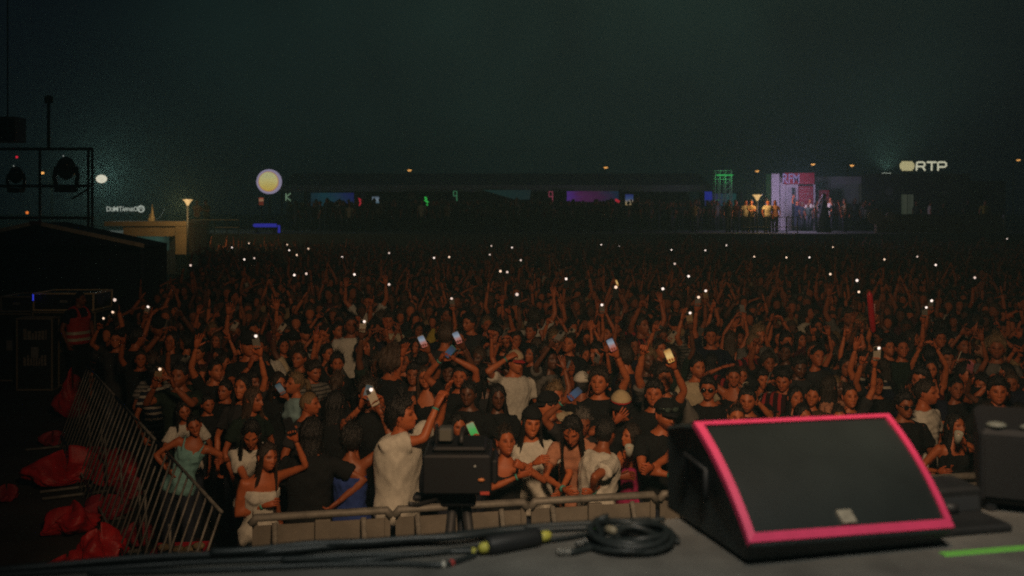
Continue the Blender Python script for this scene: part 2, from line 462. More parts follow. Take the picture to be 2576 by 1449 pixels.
class Human:
    """p: sex, lean (forward, side, twist) deg, base (whole body tilt forward, side), head (yaw, pitch, roll) deg, arms {'L','R'}: dict(w, el, hand, n, f)
    person faces -Y, own left is +X, standing height 1.72"""
    def __init__(self, p, detail=1):
        self.p = p; self.detail = detail
        self.fem = p.get('sex', 'm') == 'f'
        lf, ls, lt = [math.radians(a) for a in p.get('lean', (0, 0, 0))]
        bf, bsd = [math.radians(a) for a in p.get('base', (0, 0))]
        S = np.linspace(-.15, .66, 82); ds = S[1] - S[0]
        self.S = S; R0 = ry(bsd) @ rx(bf)
        pos = []; Rs = []
        k0 = int(np.argmin(np.abs(S)))
        for s in S:
            t = float(np.clip(s / .42, 0, 1)); Rs.append(R0 @ rz(lt * t) @ ry(ls * t) @ rx(lf * t))
        pos = [None] * len(S); pos[k0] = PELVIS.copy()
        for k in range(k0 + 1, len(S)): pos[k] = pos[k - 1] + Rs[k] @ np.array([0, 0, ds])
        for k in range(k0 - 1, -1, -1): pos[k] = pos[k + 1] - Rs[k] @ np.array([0, 0, ds])
        self.pos = pos; self.Rs = Rs
        self.chestR = self.fr(.42)[1]
        hy, hp, hr = [math.radians(a) for a in p.get('head', (0, 0, 0))]
        self.headR = rz(hy) @ ry(hr) @ rx(hp)
        fr_ = np.random.RandomState(int(abs(hash(str(sorted((k, str(v)) for k, v in p.items() if k in ('sex', 'hair', 'top', 'head', 'lean')))) if False else (sum(ord(c) for c in str(p.get('head')) + str(p.get('hair')) + str(p.get('lean')) + str(p.get('top'))) * 7919)) % 100000))
        self.face = (fr_.uniform(.7, 1.35), fr_.uniform(.7, 1.35)); self.headM = self.headR @ np.diag([fr_.uniform(.93, 1.05), fr_.uniform(.95, 1.04), fr_.uniform(.94, 1.05)])
        neck_base = self.fr(.50)[0]
        self.neck0 = neck_base
        nd = nrm(self.chestR @ np.array([0, 0, 1.0]) * .55 + self.headR @ np.array([0, 0, 1.0]) * .45)
        self.neck1 = neck_base + nd * .075 + self.chestR @ np.array([0, -.012, 0])
        self.headC = self.neck1 + self.headR @ np.array([0, -.022, .088])
        sw = (.160 if self.fem else .185) * p.get('broad', 1.0)
        self.arms = {}
        for sd, sg in (('R', -1), ('L', 1)):
            a = dict(p.get('arms', {}).get(sd, {}))
            c, R = self.fr(.435)
            Sh = c + R @ np.array([sg * sw, 0, 0])
            W = np.asarray(a['w'], float) if 'w' in a else Sh + R @ np.array([sg * .07, -.06, -.50])
            up = float(np.clip((W[2] - Sh[2]) / .4, 0, 1))
            Sh = Sh + R @ np.array([-sg * .025 * up, 0, .045 * up])
            l1, l2 = .285, .255
            d = W - Sh; L = np.linalg.norm(d)
            if L > l1 + l2 - .004: W = Sh + d / L * (l1 + l2 - .004); d = W - Sh; L = np.linalg.norm(d)
            if L < .12: W = Sh + nrm(d) * .12; d = W - Sh; L = .12
            x = (l1 * l1 - l2 * l2 + L * L) / (2 * L); hgt = math.sqrt(max(l1 * l1 - x * x, 1e-6))
            hint = np.asarray(a.get('el', (sg * .6, .3, -.8)), float); ax = d / L
            hint = nrm(hint - ax * np.dot(hint, ax)); E = Sh + ax * x + hint * hgt
            f = np.asarray(a.get('f', W - E), float)
            f = nrm(nrm(f) + .35 * nrm(W - E)) if 'f' in a else nrm(f)
            nn = np.asarray(a.get('n', (-sg * .9, 0, 0) if up < .2 else (0, -1, 0)), float)
            if abs(np.dot(nrm(nn), f)) > .95: nn = nn + np.array([.3, -.4, .2])
            nn = nrm(nn - f * np.dot(nn, f))
            self.arms[sd] = dict(S=Sh, E=E, W=W, f=f, n=nn, hand=a.get('hand', 'relaxed'), sg=sg)
        self.hips = []
        st = p.get('stance', .10)
        for sg in (-1, 1):
            H = PELVIS + R0 @ np.array([sg * .088, 0, -.06]); A = np.array([sg * st, .01 + sg * .02, .075]); K = (H + A) / 2 + np.array([sg * .01, -.03, .02])
            self.hips.append((H, K, A, sg))
    def fr(self, s):
        k = int(np.clip(np.searchsorted(self.S, s), 0, len(self.S) - 1)); return self.pos[k], self.Rs[k]
    def torso_rings(self, s0, s1, inf, n=20, top=None):
        tab = np.array(TORSO['f' if self.fem else 'm']); rings = []
        ang = np.arange(n) * 2 * math.pi / n
        bw = self.p.get('broad', 1.0)
        for s in np.linspace(s0, s1, max(4, int((s1 - s0) / .035))):
            a = np.interp(s, tab[:, 0], tab[:, 1]) * bw + (inf(s) if callable(inf) else inf); b = np.interp(s, tab[:, 0], tab[:, 2]) + (inf(s) if callable(inf) else inf)
            ca, sa = np.cos(ang), np.sin(ang)
            q = np.stack([a * np.sign(ca) * np.abs(ca) ** .85, b * np.sign(sa) * np.abs(sa) ** .85, np.zeros(n)], 1)
            c, R = self.fr(s); rings.append(q @ R.T + c)
        return rings
    def arm_path(self, sd, m=4):
        a = self.arms[sd]; S, E, W = a['S'], a['E'], a['W']
        c, R = self.fr(.42)
        pts = [S + nrm(c - S) * .06 - np.array([0, 0, .01]), S]; rad = [.050, .060]
        th = 1.0 if not self.fem else .84
        for t in (.33, .66): pts.append(S + (E - S) * t); rad.append({.33: .050, .66: .044}[t])
        pts.append(E); rad.append(.038)
        for t in (.25, .6): pts.append(E + (W - E) * t); rad.append({.25: .040, .6: .033}[t])
        pts.append(W); rad.append(.0255)
        return pts, [r * th for r in rad]
    def trunk(self):
        """the parts fused into one skin by the remesher"""
        s = Soup(); n = 16 if self.detail else 8
        s.loft(self.torso_rings(-.13, .525, 0.0, n))
        if self.fem:
            for sg in (-1, 1):
                c, R = self.fr(.315); s.ball(c + R @ np.array([sg * .062, -.075, 0]), (.052, .050, .055), 10, 6, R=R)
        nr = .047 if self.fem else .057
        s.tube([self.fr(.45)[0], self.neck0, self.neck1, self.headC + self.headR @ np.array([0, .018, -.045])], [nr * 1.25, nr, nr * .95, nr * .9], 10 if self.detail else 6)
        for sd in 'RL':
            p, r = self.arm_path(sd); s.tube(p, r, 10 if self.detail else 5)
        for H, K, A, sg in self.hips:
            k = 10 if self.detail else 5
            s.tube([H + np.array([0, 0, .04]), H, (H * .6 + K * .4), K, K * .65 + A * .35, A, A + np.array([0, 0, -.04])], [.085, .088, .075, .055, .056, .038, .04], k)
            s.tube([A + np.array([0, .05, -.045]), A + np.array([sg * .015, -.07, -.045]), A + np.array([sg * .03, -.16, -.05])], [.036, .040, .026], k, flat=.8)
        return s
    def extras(self, s):
        NOSE[0], JAW[0] = self.face
        head_geo(s, self.headM, self.headC, self.fem, self.p.get('beard', 0.0), self.p.get('smile', 0.0), self.detail)
        NOSE[0] = JAW[0] = 1.0
        for sd in 'RL':
            a = self.arms[sd]
            hand_geo(s, a['W'], a['f'], a['n'], sd == 'R', a['hand'], .9 if self.fem else 1.0, self.detail)
    def top_geo(self):
        kind = self.p.get('top', 'tee'); s = Soup(); n = 18 if self.detail else 8
        loose = self.p.get('loose', .016)
        if kind in ('tee', 'polo', 'sleeveless', 'long'):
            hem = self.p.get('hem', -.12)
            s.loft(self.torso_rings(hem, .502, lambda q: loose + .012 * max(0, .25 - q), n))
            if self.fem:
                c, R = self.fr(.315)
                for sg in (-1, 1): s.ball(c + R @ np.array([sg * .06, -.072, 0]), np.array([.052, .050, .055]) + loose, 10, 6, R=R)
            for sd in 'RL':
                p, r = self.arm_path(sd); a = self.arms[sd]
                fr = {'tee': .62, 'polo': .6, 'sleeveless': .14, 'long': 1.0}[kind]
                if kind == 'long':
                    s.tube(p[:-1] + [p[-1] * .85 + p[-2] * .15], [q + loose * .8 for q in r], 10 if self.detail else 5)
                else:
                    S, E = a['S'], a['E']
                    s.tube([p[0], S, S + (E - S) * fr * .5, S + (E - S) * fr], [r[0] + .004, r[1] + .005, r[2] + .010 + loose * .4, r[3] + .017 + loose * .7], 12 if self.detail else 5)
            if kind == 'polo':
                c, R = self.fr(.505); a = np.arange(14) * 2 * math.pi / 14
                rg = lambda rr, z: np.stack([rr * 1.12 * np.cos(a), rr * np.sin(a), np.full(14, z)], 1) @ R.T + c
                s.loft([rg(.088, -.03), rg(.085, .012), rg(.068, .03), rg(.062, -.02)])
        else:
            topz = {'tank': .40, 'tube': .385, 'dress': .40, 'strap': .395}[kind]; hem = self.p.get('hem', -.10)
            s.loft(self.torso_rings(hem, topz, lambda q: .010 + .016 * max(0.0, min(1.0, (.12 - q) / .08)), n))
            if self.fem:
                c, R = self.fr(.315)
                for sg in (-1, 1): s.ball(c + R @ np.array([sg * .062, -.074, 0]), np.array([.052, .050, .055]) + .010, 10, 6, R=R)
            if kind == 'dress':
                ang = np.arange(n) * 2 * math.pi / n
                s.loft([np.stack([(w * np.cos(ang)), w * .72 * np.sin(ang), np.full(n, z)], 1) for z, w in ((.52, .27), (.7, .235), (.86, .19), (.95, .175))])
            if kind != 'tube':
                for sg in (-1, 1):
                    q = []
                    for sv, y, x in ((.36, -.105, .085), (.44, -.088, .098), (.485, -.035, .105), (.492, .0, .105), (.47, .06, .10), (.40, .098, .09)):
                        c, R = self.fr(sv); q.append(c + R @ np.array([sg * x, y, 0]))
                    s.tube(q, .012 if kind == 'strap' else .026, 6, flat=.6)
        return s
    def bottom_geo(self):
        s = Soup(); k = 10 if self.detail else 5; kind = self.p.get('bottom', 'trousers')
        s.loft(self.torso_rings(-.14, .05, .005, 16 if self.detail else 8))
        for H, K, A, sg in self.hips:
            if kind == 'shorts':
                s.tube([H + np.array([0, 0, .04]), H, H * .6 + K * .4, H * .15 + K * .85], [.095, .104, .098, .092], k)
            else:
                s.tube([H + np.array([0, 0, .04]), H, H * .6 + K * .4, K, K * .6 + A * .4, A + np.array([0, 0, -.02])], [.095, .102, .092, .074, .070, .062], k)
        return s

def wrinkle(V, amp, seed):
    rs = np.random.RandomState(seed); o = np.zeros(len(V)); W = V + .03 * np.sin(V[:, [1, 2, 0]] * 13 + rs.rand(3) * 6)
    W = W + .05 * np.sin(V[:, [2, 0, 1]] * 7 + rs.rand(3) * 6)
    for k in range(9):
        d = nrm(rs.randn(3) * np.array([1, 1, .8])); f = 2 * math.pi / (.09 + .22 * rs.rand())
        g = np.sin(W @ d * f + rs.rand() * 6.28)
        o += (1 - 2 * np.abs(g) ** .8) * np.clip(np.sin(W @ nrm(rs.randn(3)) * (6 + 10 * rs.rand()) + rs.rand() * 6) + .2, 0, 1)
    return amp * o / 2.0

def vnormals(V, F):
    n = np.zeros_like(V); Fq = np.array(F)
    a = np.cross(V[Fq[:, 2]] - V[Fq[:, 0]], V[Fq[:, 3]] - V[Fq[:, 1]])
    for k in range(4): np.add.at(n, Fq[:, k], a)
    return nrm2(n)

def remesh_batch(items):
    """items: list of (soup, voxel) -> list of (verts, quads): overlapping pieces become one continuous skin"""
    obs = []
    for s, vox in items:
        me = bpy.data.meshes.new('tmp'); me.from_pydata(s.verts().tolist(), [], s.F); me.update()
        o = bpy.data.objects.new('tmp', me); COL.objects.link(o)
        m = o.modifiers.new('r', 'REMESH'); m.mode = 'VOXEL'; m.voxel_size = vox; m.adaptivity = 0
        sm = o.modifiers.new('s', 'SMOOTH'); sm.factor = .5; sm.iterations = 3
        obs.append(o)
    dg = bpy.context.evaluated_depsgraph_get(); dg.update()
    out = []
    for o in obs:
        e = o.evaluated_get(dg); me = e.to_mesh()
        V = np.empty(len(me.vertices) * 3); me.vertices.foreach_get('co', V)
        F = np.empty(len(me.loops), int); me.loops.foreach_get('vertex_index', F)
        out.append((V.reshape(-1, 3), F.reshape(-1, 4)))
        e.to_mesh_clear()
    for o in obs:
        me = o.data; bpy.data.objects.remove(o, do_unlink=True); bpy.data.meshes.remove(me)
    return out

def fast_mesh(name, V, F, paint=None):
    me = bpy.data.meshes.new(name)
    me.from_pydata(V.tolist(), [], [list(f) for f in F] if not isinstance(F, list) else F)
    me.polygons.foreach_set('use_smooth', [True] * len(me.polygons))
    if paint is not None:
        a = me.color_attributes.new('paint', 'FLOAT_COLOR', 'POINT'); c = np.ones((len(V), 4)); c[:, :3] = paint; a.data.foreach_set('color', c.ravel())
    me.update()
    return me

def make_bodies(plist, vox=.017):
    """-> list of dicts with meshes body / top / bottom / hair and joint frames"""
    hs = [Human(p) for p in plist]
    jobs = []
    for h in hs: jobs += [(h.trunk(), vox), (h.top_geo(), vox * .92)]
    res = remesh_batch(jobs); out = []
    for i, h in enumerate(hs):
        V, F = res[2 * i]; s = Soup(); s.add(V, F.tolist())
        feet = np.ones((len(V), 3)); feet[V[:, 2] < .085] = (.12, .12, .13); s.P = [feet]
        h.extras(s)
        body = s.mesh('body', True, True)
        V, F = res[2 * i + 1]
        V = V + vnormals(V, F) * (.003 + wrinkle(V, h.p.get('fold', .0065), 11 + i))[:, None]
        top = fast_mesh('top', V, F)
        bot = h.bottom_geo().mesh('bottom', True)
        hair = None
        if h.p.get('hair'):
            hair = hair_geo(h.p['hair'], h.headM, h.headC, h.chestR, h.neck0, h.fem, 100 + i, 1, not h.p.get('hatted')).mesh('hair', True)
        out.append(dict(h=h, body=body, top=top, bottom=bot, hair=hair))
    return out

# ------------------------------------------------------------------ materials of the place
M_GROUND = mat('trampled_ground', (.035, .030, .026), .95, noise=.5, nscale=1.3, bump=.6, bscale=9)
M_DECK = mat('stage_carpet', (.14, .135, .12), .95, noise=.30, nscale=5.0, bump=.5, bscale=160)
M_BLACK = mat('black_paint', (.018, .019, .020), .55, noise=.25, nscale=14, bump=.1, bscale=200)
M_BLACKCLOTH = mat('black_cloth', (.012, .013, .015), .95, noise=.3, nscale=6)
M_STEEL = mat('galvanised_steel', (.34, .33, .29), .5, metal=.35, noise=.25, nscale=25)
M_ALU = mat('aluminium_edge', (.42, .38, .28), .45, metal=.5, noise=.15, nscale=30)
M_RAIL = mat('dull_rail_steel', (.19, .185, .165), .6, metal=.2, noise=.35, nscale=9, bump=.2, bscale=60)
M_BARPANEL = mat('barrier_sheet', (.19, .175, .145), .75, noise=.25, nscale=5, bump=.15, bscale=40)
M_TERRACE = mat('terrace_concrete', (.10, .11, .105), .95, noise=.25, nscale=.8)
M_CANVAS = mat('dark_canvas', (.40, .46, .45), .9, noise=.15, nscale=.6)
M_NAVY = mat('navy_canvas', (.010, .013, .030), .9, noise=.2, nscale=1)
M_TRIM = mat('tan_trim', (.85, .70, .42), .7, noise=.2, nscale=8)
M_TAN = mat('tan_render', (.30, .22, .12), .85, noise=.18, nscale=1.4)
M_LAV = mat('lavender_white_paint', (.62, .60, .66), .6, noise=.06, nscale=2)
M_RED = mat('red_board', (.42, .025, .06), .6, noise=.12, nscale=3)
M_GREYB = mat('grey_panel', (.42, .47, .50), .8, noise=.12, nscale=1.2)
M_DARKB = mat('charcoal_cladding', (.020, .022, .030), .7, noise=.2, nscale=1)
M_WHITEP = mat('white_plastic', (.62, .60, .54), .6)

def glow(name, color, strength, sampled=False):
    return mat(name, (.02, .02, .02), .6, emit=color, estr=strength, sampled=sampled)

def lit_panel(name, stops, strength, axis='X', scale=1.0):
    """an emissive panel: its coloured light is put in as emission, in soft blotches"""
    if name in MATS: return MATS[name]
    m = bpy.data.materials.new(name); m.use_nodes = True; nt = m.node_tree; bs = nt.nodes['Principled BSDF']
    bs.inputs['Base Color'].default_value = (.05, .05, .05, 1); bs.inputs['Roughness'].default_value = .9
    tc = nt.nodes.new('ShaderNodeTexCoord'); sp = nt.nodes.new('ShaderNodeSeparateXYZ'); nt.links.new(tc.outputs['Generated'], sp.inputs[0])
    nz = nt.nodes.new('ShaderNodeTexNoise'); nz.inputs['Scale'].default_value = 3.0 * scale; nt.links.new(tc.outputs['Generated'], nz.inputs['Vector'])
    ad = nt.nodes.new('ShaderNodeMath'); ad.operation = 'MULTIPLY_ADD'; nt.links.new(nz.outputs['Fac'], ad.inputs[0]); ad.inputs[1].default_value = .4
    nt.links.new(sp.outputs[axis], ad.inputs[2])
    sb = nt.nodes.new('ShaderNodeMath'); sb.operation = 'SUBTRACT'; nt.links.new(ad.outputs[0], sb.inputs[0]); sb.inputs[1].default_value = .2
    rp = nt.nodes.new('ShaderNodeValToRGB'); nt.links.new(sb.outputs[0], rp.inputs['Fac'])
    el = rp.color_ramp.elements
    for i, (p, c) in enumerate(stops):
        e = el[i] if i < 2 else el.new(p)
        e.position = p; e.color = (*c, 1)
    nt.links.new(rp.outputs['Color'], bs.inputs['Emission Color']); bs.inputs['Emission Strength'].default_value = strength
    m.cycles.emission_sampling = 'NONE'
    MATS[name] = m
    return m

def text_part(name, body, width, material, parent, centre, extrude=.02, offset=0.0, height=None):
    """lettering standing upright, facing the stage (-Y)"""
    cu = bpy.data.curves.new('lettering', 'FONT'); cu.body = body; cu.align_x = 'CENTER'; cu.align_y = 'CENTER'
    cu.extrude = extrude / 2; cu.offset = offset; cu.resolution_u = 3
    o = bpy.data.objects.new('lettering_source', cu); COL.objects.link(o)
    dg = bpy.context.evaluated_depsgraph_get(); dg.update()
    me = bpy.data.meshes.new_from_object(o.evaluated_get(dg)); bpy.data.objects.remove(o, do_unlink=True)
    V = np.empty(len(me.vertices) * 3); me.vertices.foreach_get('co', V); V = V.reshape(-1, 3)
    k = width / (V[:, 0].max() - V[:, 0].min()); kz = k if height is None else height / (V[:, 1].max() - V[:, 1].min())
    V2 = np.stack([(V[:, 0] - (V[:, 0].max() + V[:, 0].min()) / 2) * k, -V[:, 2], (V[:, 1] - (V[:, 1].max() + V[:, 1].min()) / 2) * kz], 1) + np.asarray(centre, float)
    me.vertices.foreach_set('co', V2.ravel()); me.update(); me.materials.clear()
    return link(name, me, material, parent)

def pxbox(s, x0, y0, x1, y1, d, th, mat=0, org=None):
    a, b = at(x0, y1, d), at(x1, y0, d); o = Vector((0, 0, 0)) if org is None else org
    s.box((a.x - o.x, d - o.y, a.z - o.z), (b.x - o.x, d + th - o.y, b.z - o.z), mat)

def pxpart(name, rects, d, th, material, parent, bev=0.0):
    s = Soup()
    for r in rects: pxbox(s, *r, d, th, 0, parent.location)
    return part(name, s, material, parent)

# ------------------------------------------------------------------ ground, stage deck, terrace
def sheet(name, pts, z, m):
    s = Soup(); s.add([(x, y, z) for x, y in pts], [tuple(range(len(pts)))])
    return structure(link(name, s.mesh(name, False), m))
sheet('ground', [(-300, -60), (300, -60), (300, 600), (-300, 600)], 0.0, M_GROUND)

STAGE_Z = 2.28
SA = math.radians(13.2)
U = np.array([math.cos(SA), math.sin(SA), 0]); VV = np.array([-math.sin(SA), math.cos(SA), 0]); E0 = np.array([0, 3.43, 0])
def stage(u, v, z=0.0):
    """u along the stage front, v out towards the crowd from the front edge, z above the deck"""
    p = E0 + U * u + VV * v; return np.array([p[0], p[1], STAGE_Z + z])
def stage_px(px, py, z=0.0):
    d = (CAM_H - STAGE_Z - z) * FPX / (py - HOR); return np.array([(px - 1288) / FPX * d, d, STAGE_Z + z])
s = Soup()
prof = [(-9.0, 0.0), (-.03, 0.0), (-.008, -.010), (0.0, -.03), (0.0, -.16), (-9.0, -.16)]
s.loft([np.array([stage(u, v, z) for v, z in prof]) for u in (-9.0, 9.0)])
deck = structure(link('stage_floor', s.mesh('stage_floor', False), M_DECK))
s = Soup()
for i in range(36):      # black valance hanging in folds under the deck edge
    pass
xs = np.linspace(-9, 9, 181)
s.add(np.concatenate([[stage(x, -.05 + .015 * math.sin(x * 23), -.165) for x in xs], [stage(x, -.05 + .03 * math.sin(x * 23 + .4), -2.275) for x in xs]]),
      [(i, i + 1, 181 + i + 1, 181 + i) for i in range(180)])
tag(link('stage_valance', s.mesh('stage_valance', True), M_BLACKCLOTH), 'black pleated valance hanging under the stage floor edge', 'valance')

TZ = 2.12
s = Soup(); s.box((-70, 50, -.05), (90, 170, TZ), bev=.03)
structure(link('terrace', s.mesh('terrace', False), M_TERRACE))

# ------------------------------------------------------------------ front crowd barrier
def bar_y(x): return 7.62 + .20 * x
BA = math.atan(.20)
def barrier_section():
    root = empty('crowd_barrier')
    w = 1.02
    s = Soup(); s.box((-w / 2 + .02, .02, .10), (w / 2 - .02, .035, 1.10)); part('sheet_panel', s, M_BARPANEL, root)
    s = Soup(); s.tube([(-w / 2, 0, 1.12), (-w / 2 + .04, 0, 1.17), (w / 2 - .04, 0, 1.17), (w / 2, 0, 1.12)], .032, 10); part('top_rail', s, M_RAIL, root, True)
    for x in (-.34, .30):
        s = Soup(); s.tube([(x, -.02, 1.13), (x + .02, -.32, .55), (x + .05, -.62, .03)], .020, 8); part('strut', s, M_STEEL, root, True)
    s = Soup(); s.box((-.05, -.03, .70), (.06, .015, 1.13), bev=.004); part('bracket', s, M_BARPANEL, root)
    s = Soup(); s.box((-.06, -.04, .675), (.07, .012, .695)); part('bracket_foot', s, M_BLACK, root)
    s = Soup(); s.box((-w / 2 + .02, -.95, .0), (w / 2 - .02, .0, .03)); part('foot_plate', s, M_RAIL, root)
    for x in (-w / 2 + .03, w / 2 - .03):
        s = Soup(); s.box((x - .02, .0, .03), (x + .02, .018, 1.12)); part('post', s, M_BARPANEL, root)
    return root
def copy_tree(o, parent=None):
    c = o.copy(); COL.objects.link(c); c.parent = parent
    for ch in list(o.children): copy_tree(ch, c)
    return c
proto = barrier_section(); first = True
BARL = ['below the woman holding up her phone', 'below the man in the white polo shirt', 'behind the black video camera', 'below the woman in the black slip dress',
        'below the folded arms on the rail', 'behind the stage monitor', 'behind the pink edge of the stage monitor', 'beside the tall black loudspeaker', 'beyond the tall black loudspeaker', 'past the loudspeaker end']
for i in range(10):
    o = proto if i == 0 else copy_tree(proto)
    x = -1.40 + i * 1.04 * math.cos(BA)
    o.location = (x, bar_y(x), 0); o.rotation_euler = (0, 0, BA); o.scale = (1, 1, .965)
    tag(o, 'grey steel crowd barrier with sloping struts, ' + BARL[i], 'crowd barrier', 'crowd barriers along the front row')
# ------------------------------------------------------------------ leaning side barricades with vertical bars
def barricade(i, a, b, label):
    a = np.array(a); b = np.array(b); L = np.linalg.norm(b - a); t = (b - a) / L; perp = np.array([t[1], -t[0]])
    if perp[0] < 0: perp = -perp
    root = empty('barricade', (a[0], a[1], 0)); lean = .40; H = 1.12
    def q(u, h, off=0.0): return np.array([t[0] * u + perp[0] * (lean * h / H + off), t[1] * u + perp[1] * (lean * h / H + off), h])
    for nm, h in (('top_rail', H), ('bottom_rail', .16)):
        s = Soup(); s.tube([q(.02, h), q(L - .02, h)], .013, 8); part(nm, s, M_RAIL, root, True)
    n = int(L / .235); bm = None
    for k in range(n + 1):
        u = .04 + (L - .08) * k / n
        if bm is None:
            s = Soup(); s.tube([q(0, .02) , q(0, H)], 0.0095, 6); bm = s.mesh('bar', True); bm.materials.append(M_RAIL)
        o = link('bar', bm, None, root); o.location = (t[0] * u, t[1] * u, 0)
    for u in (.12, L * .5, L - .12):
        s = Soup(); s.tube([q(u, .03, -.42), q(u, .025, .30)], .019, 8); part('foot', s, M_RAIL, root, True)
        s = Soup(); s.tube([q(u, .03, .28), q(u, .7, .02)], .014, 6); part('brace', s, M_RAIL, root, True)
    tag(root, label, 'barricade', 'barricades leaning along the side of the crowd')
P0, P1 = np.array([-2.5, 7.2]), np.array([-6.5, 14.2])
for i in range(3):
    barricade(i, P0 + (P1 - P0) * (i / 3), P0 + (P1 - P0) * ((i + .97) / 3),
              ['galvanised barricade leaning inward beside the red crate', 'galvanised barricade leaning inward with red sacks strewn at its foot', 'galvanised barricade leaning inward beside the guard in the red vest'][i])

# ------------------------------------------------------------------ red sacks and the red crate in the pit
M_SACK = mat('red_plastic_sack', (.48, .012, .016), .5, noise=.3, nscale=9, bump=.5, bscale=35)
M_SACK2 = mat('wine_red_cloth', (.28, .010, .022), .6, noise=.3, nscale=9, bump=.5, bscale=35)
def sack(px, py, w, h, seed, label, m=M_SACK):
    d = depth_of(py, .08); c = at(px, py, d); r = np.random.RandomState(seed)
    n, v = 72, 30; rings = []
    W = w / FPX * d / 2; Hh = max(h / FPX * d, .14)
    ph = r.rand(12) * 6.28
    for k in range(v + 1):
        e = -math.pi / 2 + math.pi * (.03 + .94 * k / v); a = np.arange(n) * 2 * math.pi / n
        f = 1 + .22 * np.sin(a * 3 + ph[0] + e) + .14 * np.sin(a * 5 + ph[1] - 2 * e) + .10 * np.abs(np.sin(a * 8 + ph[2] + 4 * e)) + .08 * np.abs(np.sin(e * 7 + a * 4 + ph[3])) + .012 * r.randn(n) + .06 * np.abs(np.sin(a * 13 + ph[6] + 5 * e))
        z = (math.sin(e) * .5 + .5) * (1 + .35 * np.sin(a * 2 + ph[4]) + .2 * np.sin(a * 5 + ph[5])) * Hh
        rings.append(np.stack([np.cos(a) * math.cos(e) * W * f, np.sin(a) * math.cos(e) * W * .75 * f, np.maximum(z, .004)], 1))
    s = Soup(); s.loft(rings)
    o = link('red_sack', s.mesh('red_sack', True), m, loc=(c.x, c.y, 0), rot=(0, 0, r.rand() * .6))
    tag(o, label, 'sack', 'red sacks strewn in the pit')
sack(165, 1200, 165, 62, 1, 'large red sack lying flat outside the barricade, darker folds on top', M_SACK)
sack(215, 1168, 120, 40, 11, 'dull red sack draped behind the large flat sack', M_SACK2)
sack(298, 1204, 100, 62, 2, 'red sack bunched up behind the barricade bars')
sack(322, 1238, 70, 40, 12, 'dull red sack end trailing behind the barricade bars', M_SACK2)
sack(182, 1040, 66, 84, 3, 'upright red sack beside the guard at the barricade end')
sack(183, 1322, 112, 56, 4, 'bright red sack with a pointed corner on the dark ground')
sack(262, 1290, 100, 44, 5, 'dull red sack tucked under the barricade feet', M_SACK2)
sack(345, 1352, 74, 40, 6, 'small red sack just behind the red crate', M_SACK2)
sack(250, 1402, 100, 70, 7, 'bulging bright red sack in front of the stage edge')
sack(170, 1425, 120, 36, 13, 'flattened bright red sack next to the bulging one at the stage edge')
sack(132, 1108, 46, 26, 8, 'small dull red sack alone on the ground by the barricade', M_SACK2)
sack(16, 1245, 44, 26, 9, 'scrap of dull red sack far out on the empty ground', M_SACK2)
d = depth_of(1395, .2); c = at(452, 1395, d)
root = empty('plastic_crate', (c.x, c.y, 0), .12)
M_CRATE = mat('red_crate_plastic', (.42, .012, .03), .45, noise=.15, nscale=12)
w, dp, h = .24, .17, .26
for nm, lo, hi in (('long_side', (-w, -dp, 0), (w, -dp + .015, h)), ('long_side', (-w, dp - .015, 0), (w, dp, h)), ('end_side', (-w, -dp + .016, 0), (-w + .015, dp - .016, h)),
                   ('end_side', (w - .015, -dp + .016, 0), (w, dp - .016, h)), ('base', (-w + .016, -dp + .016, .01), (w - .016, dp - .016, .03))):
    s = Soup(); s.box(lo, hi, bev=.004); part(nm, s, M_CRATE, root)
s = Soup()
for z in (.08, .16): s.box((-w - .004, -dp - .006, z), (w + .004, -dp - .001, z + .02))
s.box((-w - .008, -dp - .012, h - .03), (w + .008, -dp - .001, h)); part('rim', s, M_CRATE, root)
s = Soup(); r = np.random.RandomState(4)
for k in range(7): s.ball((r.uniform(-.18, .18), r.uniform(-.1, .1), .22 + .05 * r.rand()), (.06, .05, .035), 8, 5)
part('contents', s, mat('crumpled_packaging', (.22, .17, .09), .7, noise=.4, nscale=30), root, True)
tag(root, 'red plastic crate of crumpled packaging on the ground by the stage edge', 'crate')

# ------------------------------------------------------------------ beyond the field: lamps, marquee, stalls, radio booths
def point_light(name, loc, energy, color, radius=.15):
    L = bpy.data.lights.new(name, 'POINT'); L.energy = energy; L.color = color; L.shadow_soft_size = radius
    o = bpy.data.objects.new(name, L); o.location = loc; COL.objects.link(o); return o

# orange street lamps far away
M_SODIUM = glow('sodium_lamp', (1.0, .46, .12), 1.5)
for px, py, d, lab in ((1030, 428, 110, 'orange street lamp over the marquee roof above the menu screen'), (1524, 421, 110, 'orange street lamp over the marquee roof above the purple stall'),
                       (1905, 430, 115, 'orange street lamp above the round garden lamp'), (2045, 413, 100, 'orange street lamp above the radio booth'),
                       (2143, 416, 95, 'tilted orange street lamp above the grey cube'), (2562, 402, 120, 'lone dim orange street lamp beyond the charcoal pavilion'),
                       (107, 435, 60, 'orange street lamp seen through the scaffold tower')):
    p = at(px, py, d); r = empty('street_lamp', (p.x, d + 1.2, 0))
    s = Soup(); s.tube([(0, 0, 0), (0, 0, p.z * .6), (0, 0, p.z + .1), (0, -.5, p.z + .22), (0, -1.1, p.z + .15)], [.11, .09, .06, .05, .04], 8); part('pole', s, M_BLACK, r, True)
    k = d / 110.0
    s = Soup(); s.ball((0, -1.2, p.z + .10), (.30 * k, .34, .10 * k), 12, 6); part('housing', s, M_BLACK, r, True)
    s = Soup(); s.ball((0, -1.25, p.z), (.22 * k, .22 * k, .14 * k), 12, 8); part('lamp', s, M_SODIUM, r, True)
    tag(r, lab, 'street lamp', 'orange street lamps along the road')

